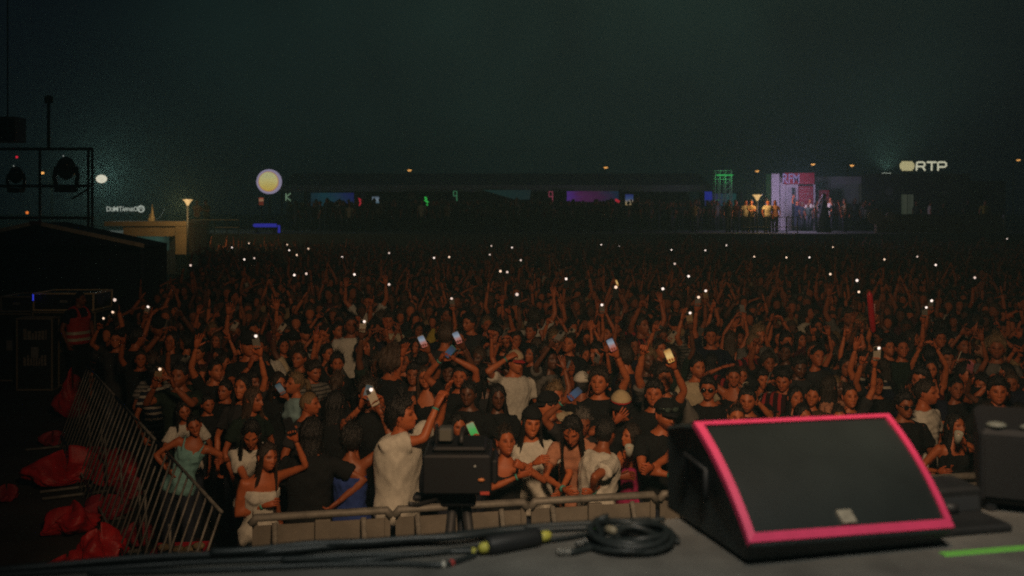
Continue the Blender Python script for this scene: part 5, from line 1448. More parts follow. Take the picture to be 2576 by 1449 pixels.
def dress_person(b, loc, yaw, s, skin, hairc, topc, label, group, bottomc=None, tilt=(0, 0)):
    """one person: the continuous body is the thing, hair and clothing its parts"""
    h = b['h']; p = h.p
    o = link('person', b['body'], None, None, loc, (0, 0, yaw)); o.scale = (s, s, s); slot(o, SKIN[skin])
    if b['hair'] is not None:
        c = link('hair', b['hair'], None, o); slot(c, HAIRC[hairc])
    c = link(TOPNAME[p.get('top', 'tee')], b['top'], None, o); slot(c, CLOTH[topc])
    c = link('shorts' if p.get('bottom') == 'shorts' else 'trousers', b['bottom'], None, o); slot(c, bottomc or M_DENIM)
    tag(o, label, 'person', group)
    return o

def finish_meshes(bs):
    for b in bs:
        for k in ('body', 'top', 'bottom', 'hair'):
            if b[k] is not None and len(b[k].materials) == 0: b[k].materials.append(SKIN[0])

def to_world(loc, yaw, s, v):
    return np.asarray(loc, float) + s * (rz(yaw) @ np.asarray(v, float))

# ------------------------------------------------------------------ the front rows, person by person
G = 'people in the front rows at the barrier'
def rd(a): return math.radians(a)
HEROES = []
def hero(label, hx, hy, d, yaw=0, sex='m', hair='short', hairc='black', skin=1, top='tee', topc='black', lean=(0, 0, 0), base=(0, 0), head=(0, 0, 0), arms=None, **kw):
    d = d * 1.287
    HEROES.append(dict(label=label, hx=hx, hy=hy, d=d, yaw=rd(yaw), skin=skin, hairc=hairc, topc=topc, arms_px=arms or {}, kw={k: v for k, v in kw.items() if k in ('hat', 'hatc', 'glasses', 'bottomc', 'phone', 'band')},
                       p=dict(sex=sex, hair='buzz' if kw.get('hat') and hair == 'short' else hair, hatted=bool(kw.get('hat')), top=top, lean=lean, base=base, head=head, **{k: v for k, v in kw.items() if k in ('beard', 'smile', 'loose', 'hem', 'fold', 'broad')})))
hero('woman with long dark hair in a white tube top stretching her phone up', 672, 1150, 6.02, 25, 'f', 'straight', 'dark brown', 1, 'tube', 'white', (8, 4, 0), head=(22, 2, 8), smile=.5,
     arms={'L': dict(w=(744, 1108, -.06), hand='grip', el=(.5, 0, -.9), n=(-.3, -.9, .1)), 'R': dict(w=(664, 1272, -.05), hand='relaxed')}, phone=('L', 'case', 'black'))
hero('person in a white t-shirt bending over the rail with an arm along it', 632, 1092, 6.35, 12, 'f', 'long', 'black', 1, 'tee', 'white', (26, -4, 0), head=(0, 30, 0),
     arms={'R': dict(w=(690, 1285, -.32), hand='relaxed', el=(-1, .2, -.2), n=(0, 0, -1)), 'L': dict(w=(650, 1285, -.1))})
hero('man with straight black hair in a black t-shirt turned away from the stage', 784, 1092, 6.18, 172, 'm', 'bob', 'black', 2, 'tee', 'black', (4, 0, 0), head=(5, 4, 0), loose=.024, arms={'R': dict(w=(852, 1262, -.12), hand='relaxed', el=(-.9, -.2, -.4))})
hero('bare backed person with black curls turned away holding a lit phone high', 886, 1108, 6.22, 168, 'f', 'curly', 'black', 2, 'tube', 'blue', (2, 0, 0), head=(0, 6, 0),
     arms={'R': dict(w=(958, 1040, .02), hand='grip', n=(0, 1, 0), el=(-.9, 0, -.3)), 'L': dict(w=(838, 1215, .10), hand='relaxed')}, phone=('R', 'torch', 'white'))
hero('man with tousled black hair in a white polo shirt seen from the side', 1012, 1046, 6.16, 62, 'm', 'curly', 'black', 1, 'polo', 'white', (4, 0, 0), head=(16, -6, 0), loose=.034, hem=-.16, fold=.006,
     arms={'R': dict(w=(1098, 1022, .08), hand='relaxed', el=(-.2, -.2, -.9), n=(.9, -.2, 0)), 'L': dict(w=(1120, 1000, .30), hand='open')}, band='R')
hero('woman filming with a green lit phone held in both hands', 1152, 1072, 6.74, 8, 'f', 'long', 'black', 1, 'tee', 'black', (4, 0, 0), head=(14, 4, 0),
     arms={'R': dict(w=(1166, 1118, -.24), hand='grip', el=(-.8, 0, -.7), n=(.9, -.2, .1), f=(.3, -.1, .9)), 'L': dict(w=(1212, 1112, -.22), hand='grip', el=(.9, 0, -.6), n=(-.9, -.2, .1), f=(-.3, -.1, .9))}, phone=('L', 'screen', 'white', 4))
hero('woman in a black slip dress with her hands folded on her chest', 1272, 1112, 6.22, 6, 'f', 'bun', 'dark brown', 1, 'dress', 'black', (5, 2, 0), head=(12, -10, 0),
     arms={'R': dict(w=(1306, 1198, -.26), hand='relaxed', el=(-1, .1, -.5), n=(0, .9, .2)), 'L': dict(w=(1316, 1176, -.28), hand='fist', el=(.9, 0, -.6), n=(-.5, .6, 0))})
hero('smiling person in a black beanie and white t-shirt leaning on her neighbour', 1337, 1064, 6.48, 4, 'f', 'long', 'black', 0, 'tee', 'white', (8, -6, 0), head=(6, 2, 4), smile=.6, hat='beanie', hatc='black',
     arms={'L': dict(w=(1412, 1232, -.28), hand='relaxed', el=(.9, .2, -.5)), 'R': dict(w=(1345, 1165, -.32), hand='relaxed', el=(-.7, 0, -.7))})
hero('person with long black hair and a peach t-shirt bowed over the rail', 1440, 1082, 6.36, -6, 'f', 'straight', 'black', 1, 'tee', 'peach', (30, 0, 0), head=(-10, 32, 0),
     arms={'R': dict(w=(1420, 1232, -.24), hand='relaxed', el=(-.9, .1, -.5)), 'L': dict(w=(1488, 1236, -.26), hand='fist', el=(.9, .1, -.5))})
hero('grey haired man looking down under a raised blue lit phone', 1464, 1064, 6.86, 6, 'm', 'short', 'grey', 2, 'tee', 'charcoal', (2, 0, 0), head=(10, 16, 0), beard=.5,
     arms={'R': dict(w=(1416, 1012, -.05), hand='grip', n=(.2, -.9, 0))}, phone=('R', 'screen', 'black', 2))
hero('man in a loose white t-shirt turned side on with his arm on the rail', 1524, 1090, 6.38, 118, 'm', 'short', 'black', 2, 'tee', 'white', (10, 0, 0), head=(22, 6, 0), loose=.034, fold=.010,
     arms={'R': dict(w=(1492, 1240, -.24), hand='relaxed', el=(-.2, .9, -.5), n=(0, 0, -1)), 'L': dict(w=(1560, 1200, .2))})
hero('person shading their eyes under a straw hat with a red band', 1562, 1020, 7.2, 0, 'm', 'short', 'dark brown', 1, 'tee', 'black', (0, 0, 0), head=(0, 12, 0), hat='bucket', hatc='straw',
     arms={'R': dict(w=(1548, 1062, -.20), hand='open', el=(-.9, 0, -.4), n=(0, .8, .2), f=(.4, -.1, .6))})
hero('woman in a pink tube top drinking from a cup in profile', 1588, 1098, 6.72, -40, 'f', 'long', 'dark brown', 0, 'tube', 'pink', (3, 0, 0), head=(-24, -6, 0),
     arms={'R': dict(w=(1572, 1152, -.22), hand='grip', el=(-.6, 0, -.8), n=(.8, 0, .2), f=(0, -.3, .9)), 'L': dict(w=(1640, 1180, -.2), hand='relaxed')})
hero('man in a black cap with reflective sunglasses on it leaning on folded arms', 1674, 1044, 6.58, 12, 'm', 'short', 'black', 1, 'tee', 'black', (10, 0, 0), head=(8, 4, 0), beard=.7, hat='cap', hatc='black', glasses='up', broad=1.06,
     arms={'R': dict(w=(1690, 1196, -.34), hand='relaxed', el=(-.9, .1, -.5), n=(0, 0, -1)), 'L': dict(w=(1628, 1186, -.36), hand='fist', el=(.9, .1, -.5))})
hero('man in dark sunglasses with swept up black hair, mouth open', 1782, 980, 7.72, -10, 'm', 'quiff', 'black', 1, 'tee', 'black', head=(-8, -4, 0), glasses='on')
hero('man with cropped hair and stubble beside the monitor top edge', 1880, 1008, 7.3, -6, 'm', 'short', 'black', 1, 'tee', 'black', head=(-10, 2, 0), beard=.5)
hero('short woman peering over the monitor beside a cropped haired man', 1852, 1050, 6.95, 10, 'f', 'pony', 'dark brown', 0, 'tee', 'charcoal', head=(-12, 0, 6))
hero('round faced person just above the monitor edge', 2020, 1050, 7.0, 4, 'f', 'long', 'black', 1, 'tank', 'black', head=(8, -4, 0))
hero('person with a bun peeking over the monitor edge', 2110, 1052, 7.05, 0, 'f', 'bun', 'dark brown', 1, 'tee', 'navy', head=(-6, 0, 0))
hero('man in a white t-shirt beyond the pink monitor corner', 2330, 988, 7.35, 34, 'm', 'short', 'dark brown', 1, 'tee', 'white', (2, 0, 0), head=(14, 0, 0), beard=.4)
hero('person in wraparound glasses beside the man in white', 2276, 1020, 7.15, 0, 'm', 'quiff', 'black', 2, 'tee', 'black', head=(4, 2, 0), glasses='on')
hero('woman in a black tank top raising a cup to her lips', 2404, 1072, 6.92, 6, 'f', 'long', 'black', 1, 'tank', 'black', (3, 0, 0), head=(10, -6, 0),
     arms={'L': dict(w=(2428, 1116, -.24), hand='grip', el=(.9, 0, -.5), n=(-.8, 0, .2), f=(-.2, -.2, .9)), 'R': dict(w=(2362, 1186, -.15), hand='relaxed')})
hero('man with short quiff and open collar near the tall loudspeaker', 2510, 985, 7.3, -8, 'm', 'quiff', 'black', 1, 'tee', 'black', head=(-8, 0, 0))
hero('woman with dark hair just above the loudspeaker caps', 2484, 1046, 7.05, 0, 'f', 'long', 'dark brown', 1, 'tee', 'black', head=(-4, 0, 0))
hero('person half hidden beyond the loudspeaker', 2562, 1046, 7.2, -15, 'f', 'long', 'black', 1, 'tank', 'wine red', head=(-10, 0, 0))
hero('grinning girl in a teal tank top leaning sideways at the barricade', 488, 1072, 7.25, 14, 'f', 'pony', 'black', 1, 'tank', 'teal', (4, 4, 0), base=(0, 17), head=(8, 2, -14), smile=1.0,
     arms={'R': dict(w=(428, 1190, -.05), hand='relaxed', el=(-.9, 0, -.3)), 'L': dict(w=(560, 1160, -.05), hand='relaxed', el=(.9, 0, -.5))})
hero('girl in a white t-shirt hanging an arm down over the barricade', 462, 1034, 7.75, 16, 'f', 'long', 'black', 1, 'tee', 'white', (6, -4, 0), head=(14, 4, -12),
     arms={'R': dict(w=(428, 1188, -.22), hand='relaxed', el=(-1, 0, -.2))})
hero('girl with pulled back hair behind the two at the barricade', 522, 1016, 8.05, 18, 'f', 'pony', 'black', 1, 'tee', 'black', head=(20, 8, -6))
hero('young man with short fringe looking at the girls by the barricade', 566, 982, 8.3, -6, 'm', 'short', 'black', 1, 'tee', 'black', head=(-12, 4, 6))
hero('woman with wavy brown hair in profile wearing a dark green top', 637, 1006, 7.45, 46, 'f', 'long', 'brown', 1, 'tee', 'dark green', head=(20, 4, 0))
hero('man with shaved sides in profile below a raised phone', 778, 1016, 7.35, 60, 'm', 'buzz', 'fair', 1, 'tee', 'charcoal', head=(22, 0, 0))
hero('woman with loose brown hair tilting her bright face', 1070, 952, 8.1, -6, 'f', 'long', 'brown', 0, 'tank', 'black', head=(4, -8, -10))
hero('man in white gripping his beige cap with a red brim', 1296, 912, 8.6, 20, 'm', 'short', 'dark brown', 0, 'tee', 'white', head=(14, 4, 0), hat='cap', hatc='beige',
     arms={'R': dict(w=(1276, 902, -.16), hand='grip', el=(-.9, -.2, -.3), n=(.6, .4, -.4))})
hero('man holding a teal lit phone over his head with both hands', 1158, 950, 8.05, -4, 'm', 'short', 'black', 1, 'tee', 'black', head=(-4, -6, 0),
     arms={'R': dict(w=(1108, 905, -.12), hand='grip', n=(.5, -.6, 0)), 'L': dict(w=(1142, 902, -.12), hand='grip', n=(-.5, -.6, 0))}, phone=('R', 'screen', 'teal', 2))
hero('person in a plain white cap with their back turned', 1464, 972, 7.7, 165, 'm', 'short', 'black', 2, 'tee', 'black', head=(0, 4, 0), hat='cap', hatc='white')
hero('man with a mop of brown curls looking away', 986, 912, 8.35, 140, 'm', 'afro', 'brown', 1, 'tee', 'black', head=(10, 0, 0))
hero('dark skinned man with sunglasses just behind the polo shirt man', 1178, 992, 7.35, -5, 'm', 'short', 'black', 3, 'tee', 'black', head=(-5, 0, 0))
hero('woman with braids smiling behind the slip dress woman', 1252, 1000, 7.45, 4, 'f', 'long', 'black', 3, 'tee', 'black', head=(6, 2, 0), smile=.3)
hero('man with black hair facing away behind the curly haired person', 845, 1018, 7.1, 150, 'm', 'straight', 'black', 1, 'tee', 'black', head=(0, 0, 0))
hero('woman with dark parted hair between phones near the brown haired woman', 700, 965, 8.3, 30, 'f', 'long', 'dark brown', 0, 'tee', 'black', head=(15, 2, 0),
     arms={'L': dict(w=(722, 1000, -.2), hand='grip', n=(-.3, -.9, 0))}, phone=('L', 'screen', 'black', 3))

CAPC = {'black': (CLOTH['black'], CLOTH['black']), 'straw': (mat('straw', (.52, .42, .24), .85, noise=.15, nscale=60), CLOTH['black']), 'beige': (mat('beige_twill', (.48, .38, .24), .85), CLOTH['red']), 'white': (CLOTH['white'], CLOTH['cream'])}
plist = []
for H in HEROES:
    h0 = Human(H['p']); hw = at(H['hx'], H['hy'], H['d']); s = hw.z / h0.headC[2]
    H['s'] = s; off = s * (rz(H['yaw']) @ h0.headC); H['loc'] = (hw.x - off[0], hw.y - off[1], 0.0)
    arms = {}
    for sd, a in H['arms_px'].items():
        a = dict(a)
        if 'w' in a:
            px, py, dd = a['w']; W = np.array(at(px, py, H['d'] + dd)); a['w'] = (rz(-H['yaw']) @ (W - np.array(H['loc']))) / s
        for k in ('el', 'n', 'f'):
            if k in a and H['yaw'] == 0: pass
        arms[sd] = a
    H['p']['arms'] = arms; plist.append(H['p'])
hb = make_bodies(plist, .019); finish_meshes(hb)
M_BAND = mat('teal_wristband', (.06, .30, .24), .5)
TAKEN = []
for H, b in zip(HEROES, hb):
    h = b['h']; kw = H['kw']
    if kw.get('hat') and h.p['hair'] in ('short', 'buzz') : pass
    o = dress_person(b, H['loc'], H['yaw'], H['s'], H['skin'], H['hairc'], H['topc'], H['label'], G, kw.get('bottomc'))
    TAKEN.append((H['loc'][0], H['loc'][1], H['hx'], H['d']))
    if kw.get('hat'):
        cs, bs = cap_soup(h, 0.0, kw['hat']); m = CAPC[kw['hatc']]
        c = link('beanie' if kw['hat'] == 'beanie' else 'hat', cs.mesh('hat', True), m[0], o)
        if bs.n: link('brim', bs.mesh('brim', True), m[1], c)
        if kw['hatc'] == 'straw':
            az = np.linspace(-math.pi, math.pi, 28, endpoint=False); q = Soup()
            q.loft([(head_surface(az, math.radians(e), False, False) * 1 + nrm2(head_surface(az, math.radians(e), False, False)) * .032) @ h.headR.T + h.headC for e in (20, 26, 32)], cap=(False, False)); link('hat_band', q.mesh('hat_band', True), CLOTH['red'], c)
    if kw.get('glasses'):
        link('sunglasses', glasses_soup(h, .066 if kw['glasses'] == 'up' else 0.0).mesh('sunglasses', True), mat('mirror_lens', (.30, .42, .36), .08, metal=.8) if kw['glasses'] == 'up' else M_GLASS, o)
    for sd in 'RL':
        a = h.arms[sd]
        if kw.get('band') == sd or (hash(H['hx']) % 3 == 0 and sd == 'R' and not kw.get('band')):
            q = Soup(); ax = nrm(a['W'] - a['E']); q.tube([a['W'] - ax * .03, a['W'] - ax * .016], .029, 10); link('wristband', q.mesh('wristband', True), M_BAND, o)
    if kw.get('phone'):
        sd, kind, case = kw['phone'][:3]; a = h.arms[sd]; lc = a['W'] + a['f'] * .15 + a['n'] * .03
        loc = to_world(H['loc'], H['yaw'], H['s'], lc); R = rz(H['yaw']); f = R @ a['f']; n = np.array([0, -1.0, .1]) if kind != 'case' else R @ a['n']
        lab = {'torch': 'phone with its torch lit held by the bare backed person', 'case': 'black phone held up by the woman in the tube top', 'screen': 'phone with a %s screen held by the %s' % (SCRW[kw['phone'][3] if len(kw['phone']) > 3 else 0], ' '.join(H['label'].split()[:3]))}[kind]
        phone(loc, f, n, kind, lab, case, False, kw['phone'][3] if len(kw['phone']) > 3 else 0)
# cups
for H, b in zip(HEROES, hb):
    if 'drinking' in H['label'] or 'cup to her' in H['label']:
        sd = 'R' if 'drinking' in H['label'] else 'L'; a = b['h'].arms[sd]
        loc = to_world(H['loc'], H['yaw'], H['s'], a['W'] + a['f'] * .085 + a['n'] * .045); ang = np.arange(14) * 2 * math.pi / 14
        s = Soup(); s.loft([np.stack([R_ * np.cos(ang), R_ * np.sin(ang), np.full(14, z)], 1) for z, R_ in ((-.055, .026), (.055, .038), (.055, .035), (-.05, .024))])
        o = link('drinking_cup', s.mesh('drinking_cup', True), mat('frosted_cup', (.40, .42, .36), .3), loc=tuple(loc), rot=(rd(20), 0, 0))
        tag(o, 'pale plastic cup held by the %s' % ('woman in the pink tube top' if sd == 'R' else 'woman in the black tank top'), 'cup')

# ------------------------------------------------------------------ guard in the red vest
gp = dict(sex='m', hair='buzz', top='tee', head=(12, 2, 0), broad=1.12, loose=.018, arms={})
gb = make_bodies([gp], .019); finish_meshes(gb); gh = gb[0]['h']
hw = at(201, 752, 18.3); gs = hw.z / gh.headC[2]; gyaw = rd(66); off = gs * (rz(gyaw) @ gh.headC); gl = (hw.x - off[0], hw.y - off[1], 0)
go = dress_person(gb[0], gl, gyaw, gs, 2, 'black', 'navy', 'guard with a shaved head in a red reflective vest beside the flight cases', 'security staff', CLOTH['black'])
s = Soup(); s.loft(gh.torso_rings(-.10, .36, .034, 22))
for sg in (-1, 1):
    q = []
    for sv, y, x in ((.32, -.150, .10), (.40, -.138, .105), (.47, -.09, .10), (.515, -.01, .095), (.49, .075, .10), (.40, .138, .11), (.32, .15, .11)):
        c, R = gh.fr(sv); q.append(c + R @ np.array([sg * x, y, 0]))
    s.tube(q, .042, 8, flat=.5)
V_, F_ = remesh_batch([(s, .016)])[0]
ve = link('reflective_vest', fast_mesh('reflective_vest', V_, F_), mat('red_vest', (.62, .035, .030), .7, noise=.1, nscale=20), go)
for s0 in (-.04, .07):
    q = Soup(); q.loft(gh.torso_rings(s0, s0 + .05, .041, 24), cap=(False, False)); link('reflective_stripe', q.mesh('reflective_stripe', True), mat('reflective_tape', (.62, .58, .40), .4), ve)

# ------------------------------------------------------------------ the standing crowd: prototypes, then individuals
def arm(w, hand='relaxed', **k): return dict(w=w, hand=hand, **k)
UPR, UPL = (-.22, -.10, 1.93), (.22, -.10, 1.93)
PR = [ # name, sex, kw, phone hand, pose words
 ('m', dict(head=(0, -2, 0)), None, 'standing with arms down'),
 ('f', dict(head=(12, 0, 4), lean=(2, 3, 0)), None, 'standing with arms down'),
 ('m', dict(head=(-32, 2, 0), lean=(0, 0, -10)), None, 'glancing aside'),
 ('f', dict(head=(38, -4, -6)), None, 'glancing aside'),
 ('m', dict(head=(5, 14, 0), arms={'R': arm((-.08, -.32, 1.22), 'grip', n=(.3, -.2, .8)), 'L': arm((.08, -.30, 1.2), 'relaxed')}), ('R', 'case'), 'looking down at a phone'),
 ('f', dict(head=(-10, -6, 8), lean=(3, -4, 0)), None, 'singing along'),
 ('m', dict(head=(6, -6, 0), arms={'R': arm((-.26, -.14, 1.90), 'open')}), None, 'raising one open hand'),
 ('f', dict(head=(-6, -6, 0), arms={'L': arm((.20, -.12, 1.91), 'open')}, top='tank'), None, 'raising one open hand'),
 ('m', dict(head=(10, -4, 0), arms={'R': arm((-.20, -.28, 1.86), 'point')}), None, 'pointing upward'),
 ('f', dict(head=(0, -6, 0), arms={'R': arm((-.24, -.06, 1.92), 'fist')}), None, 'raising a fist'),
 ('m', dict(head=(0, -8, 0), arms={'R': arm((-.34, -.08, 1.86), 'open'), 'L': arm((.30, -.12, 1.90), 'open')}), None, 'raising both hands'),
 ('f', dict(head=(4, -6, 0), arms={'R': arm((-.10, -.22, 1.88), 'grip', n=(.7, -.5, 0)), 'L': arm((.06, -.22, 1.88), 'grip', n=(-.7, -.5, 0))}, top='tank'), ('R', 'case'), 'filming overhead with both hands'),
 ('m', dict(head=(0, 0, 0), arms={'R': arm((-.09, -.38, 1.55), 'grip', f=(.1, -.2, .9), n=(.7, -.5, 0)), 'L': arm((.09, -.38, 1.55), 'grip', f=(-.1, -.2, .9), n=(-.7, -.5, 0))}), ('R', 'case'), 'filming at eye level'),
 ('f', dict(head=(6, -4, 0), arms={'R': arm((-.14, -.30, 1.78), 'grip')}), ('R', 'case'), 'holding a phone above the head'),
 ('m', dict(head=(4, -5, 0), arms={'R': arm((-.18, -.14, 1.93), 'grip')}), ('R', 'torch'), 'holding up a lit phone'),
 ('f', dict(head=(-8, -5, 0), arms={'L': arm((.20, -.14, 1.92), 'grip')}), ('L', 'torch'), 'holding up a lit phone'),
 ('m', dict(head=(-12, -5, 0), arms={'L': arm((.16, -.22, 1.87), 'grip')}), ('L', 'screen'), 'holding up a glowing screen'),
 ('f', dict(head=(10, 2, 0), arms={'R': arm((-.13, -.04, 1.70), 'open', el=(-.9, -.1, .3), n=(.6, .2, -.7), f=(.8, .1, .2))}, top='strap'), None, 'with a hand on the head'),
 ('m', dict(head=(-18, 0, 0), arms={'R': arm((.06, -.22, 1.18), 'relaxed', el=(-.9, .1, -.5)), 'L': arm((-.06, -.24, 1.14), 'relaxed', el=(.9, .1, -.5))}), None, 'with folded arms'),
 ('f', dict(head=(0, -10, 0), arms={'R': arm((-.05, -.14, 1.92), 'open', n=(1, 0, 0)), 'L': arm((.05, -.14, 1.92), 'open', n=(-1, 0, 0))}), None, 'clapping overhead'),
 ('m', dict(head=(14, -6, 0), arms={'L': arm((.26, -.34, 1.74), 'point')}), None, 'pointing at the stage'),
 ('f', dict(head=(0, -4, -6), arms={'L': arm((.24, -.12, 1.88), 'peace')}, top='tank'), None, 'showing two fingers'),
 ('m', dict(head=(-8, -4, 0), arms={'R': arm((-.10, -.30, 1.42), 'grip', n=(.8, 0, .2), f=(.1, -.2, .9))}), None, 'with a hand at the mouth'),
 ('f', dict(head=(20, 0, 6), lean=(2, 6, 8)), None, 'leaning on a neighbour'),
]
HAIRS = {'m': ['short', 'curly', 'quiff', 'short'], 'f': ['long', 'straight', 'pony', 'bun']}
pl = []
for i, (sx, kw, ph, words) in enumerate(PR):
    p = dict(sex=sx, hair=HAIRS[sx][i % 4], **kw); p.setdefault('top', 'tee'); p['loose'] = .014 + .010 * (i % 3); p['beard'] = .6 if sx == 'm' and i % 3 == 0 else 0.0
    pl.append(p)
pb = make_bodies(pl, .021)
for i, b in enumerate(pb):
    h = b['h']; b['hairs'] = {}
    for st in dict.fromkeys(HAIRS[h.p['sex']] + (['buzz'] if h.p['sex'] == 'm' else [])): b['hairs'][st] = b['hair'] if st == h.p['hair'] else hair_geo(st, h.headM, h.headC, h.chestR, h.neck0, h.fem, 400 + i).mesh('hair', True)
    for st, me in b['hairs'].items():
        if len(me.materials) == 0: me.materials.append(HAIRC['black'])
finish_meshes(pb)
CAPME = {}
GC = 'people standing in the crowd'
TOPW = ['black'] * 14 + ['charcoal'] * 4 + ['navy'] * 4 + ['dark green'] * 2 + ['brown'] * 2 + ['grey'] * 2 + ['white'] * 3 + ['cream', 'tan', 'wine red', 'wine red', 'navy striped', 'red striped', 'grey striped', 'peach', 'pale blue']
def phone_of(b, loc, yaw, s, kind, owner, rng, scr=None):
    h = b['h']; sd = PR[b['i']][2][0]; a = h.arms[sd]; lc = a['W'] + a['f'] * .15 + a['n'] * .03
    w = to_world(loc, yaw, s, lc); R = rz(yaw); f = R @ a['f']; n = R @ a['n']
    if kind in ('torch', 'screen'): n = np.array([0, -1.0, -.1])
    case = rng.choice(['white', 'black', 'tan', 'grey', 'clear', 'clear', 'white', 'pink', 'black'])
    sc = rng.choice([0, 2, 3, 3]) if scr is None else scr
    owner2 = owner.split(' in ')[0] + ' in ' + owner.split(' in ')[-1] if len(owner.split()) < 9 else 'person in ' + owner.split(' in ')[-1]
    lab = {'torch': '%s phone with its torch shining, held by a %s' % (case, owner2), 'case': '%s phone filming, held by a %s' % (case, owner2), 'screen': 'phone showing a %s screen, held by a %s' % (SCRW[sc], 'person in ' + owner.split(' in ')[-1])}[kind]
    if len(lab.split()) > 16: lab = lab.split(' held by')[0] + ' held by a person in ' + owner.split(' in ')[-1]
    phone(w, f, n, kind, lab, case, w[1] > 13, sc)
    return w
def crowd_person(i, x, y, yaw, s, rng, topc=None, phone_kind=None, hat=None, scr=None):
    b = pb[i]; b['i'] = i; sx, kw, ph, words = PR[i]; h = b['h']
    st = rng.choice(HAIRS[sx]); hc = rng.choice(['black'] * 8 + ['dark brown'] * 4 + ['brown', 'brown', 'fair']); tc = topc or rng.choice(TOPW); sk = rng.choice([0, 0, 1, 1, 1, 2, 2, 3])
    b2 = dict(b); b2['hair'] = b['hairs'][st]
    hat = hat if hat is not None else (rng.random() < .11 and sx == 'm')
    if hat: b2['hair'] = b['hairs']['buzz']
    who = 'person with %s in %s %s' % (HAIRWORD[st].format(hc).replace(' in a bun', ' bun'), tc, TOPWORD[h.p['top']])
    if hat: who = 'person in %s cap and %s %s' % ('white' if hat == 'white' else 'black', tc, TOPWORD[h.p['top']])
    if ph and ph[1] == 'torch' and phone_kind is None: phone_kind = 'torch'
    lb = who + ' ' + words
    if len(lb.split()) > 16: lb = who + ' ' + ' '.join(words.split()[:16 - len(who.split())])
    o = dress_person(b2, (x, y, 0), yaw, s, sk, hc, tc, lb, GC, rng.choice([M_DENIM, CLOTH['black'], CLOTH['navy']]))
    if hat:
        if i not in CAPME:
            cs, bs = cap_soup(h, 0.0, 'cap'); CAPME[i] = (cs.mesh('hat', True), bs.mesh('brim', True)); CAPME[i][0].materials.append(CLOTH['black']); CAPME[i][1].materials.append(CLOTH['black'])
        m = CLOTH['white'] if hat == 'white' else CLOTH['black']
        c = link('hat', CAPME[i][0], None, o); slot(c, m); c2 = link('brim', CAPME[i][1], None, c); slot(c2, m)
    if ph: phone_of(b, (x, y, 0), yaw, s, phone_kind or ph[1], who, rng, scr)
    TAKEN.append((x, y, 1288 + FPX * x / y, y))
    return o
rng = random.Random(5)
NP = [0]
def left_limit(d):
    """the crowd's side edge: along the barricade, then past the tent"""
    if d < 14.2: return -2.2 + (d - 7.2) * (-4.0 / 7.0) + .40
    return max(-.372 * d - .1, -5.8 - (d - 14.2) * .25)
# people under a lit torch (positions of the lights in the photograph)
TORCH = [(914, 808), (1136, 751), (979, 716), (1424, 702), (1549, 723), (1514, 767), (1757, 747), (1775, 731), (1697, 664), (2327, 773), (2343, 756), (2207, 876), (2160, 734), (2155, 706), (2088, 690),
         (641, 845), (400, 927), (259, 799), (284, 785), (373, 771), (290, 755), (892, 691), (771, 689), (1276, 685), (1667, 727), (2353, 667), (2451, 699), (1733, 787)]
SCREENS = [(1058, 848), (1145, 838), (1533, 855), (1678, 882), (1548, 706), (930, 972)]
FAR = [(584, 623), (480, 668), (728, 630), (747, 642), (776, 626), (861, 647), (979, 637), (1092, 649), (1130, 647), (1236, 619), (1232, 641), (1288, 623), (1310, 655), (1557, 620), (1689, 629), (1774, 630),
       (1897, 646), (1978, 648), (2095, 622), (2224, 653), (2307, 646), (2533, 601), (615, 653), (640, 650)]
_r = random.Random(31)
for k in range(9):
    FAR.append((_r.uniform(430, 2540) if k % 3 else _r.uniform(1500, 2500), 612 + 130 * _r.random() ** 1.6))
def under(px, py, i, rng):
    b = pb[i]; h = b['h']; sd = PR[i][2][0]; a = h.arms[sd]; lc = a['W'] + a['f'] * .205 + a['n'] * .03
    s = rng.uniform(.97, 1.05); yaw = rng.uniform(-.25, .25); d = depth_of(py, s * lc[2]); t = at(px, py, d); off = s * (rz(yaw) @ lc)
    return t.x - off[0], t.y - off[1], yaw, s
for k, (px, py) in enumerate(TORCH):
    i = 14 + k % 2
    if px < 420: i = 13
    if py > 900: i = 12
    x, y, yaw, s = under(px, py, i, rng)
    if y < 15.0: crowd_person(i, x, y, yaw, s, rng, rng.choice(['black', 'navy', 'charcoal', 'grey', 'dark green']), 'torch', False); NP[0] += 1
    else: FAR.append((px, py))
for k, (px, py) in enumerate(SCREENS):
    i = 16 if py < 900 else 12; x, y, yaw, s = under(px, py, i, rng); crowd_person(i, x, y, yaw, s, rng, 'black', 'screen', False, [0, 0, 0, 1, 1, 3][k]); NP[0] += 1
# a few who stand out
def at_head(i, px, py, z, yaw, topc, hat=None):
    h = pb[i]['h']; s = z / 1.70; d = depth_of(py, s * h.headC[2]); t = at(px, py, d); off = s * (rz(yaw) @ h.headC)
    crowd_person(i, t.x - off[0], t.y - off[1], yaw, s, rng, topc, None, hat); NP[0] += 1
at_head(10, 925, 762, 1.85, 0, 'white'); at_head(0, 1125, 795, 1.86, .2, 'yellow'); at_head(2, 290, 822, 1.70, 2.6, 'cream'); at_head(18, 1450, 750, 1.72, .1, 'white'); at_head(6, 1345, 800, 1.8, 2.9, 'white')
at_head(22, 1245, 845, 1.75, -.2, 'grey'); at_head(0, 1755, 925, 1.7, .3, 'cream'); at_head(8, 1660, 880, 1.72, .3, 'navy'); at_head(20, 1945, 800, 1.7, -.3, 'black')
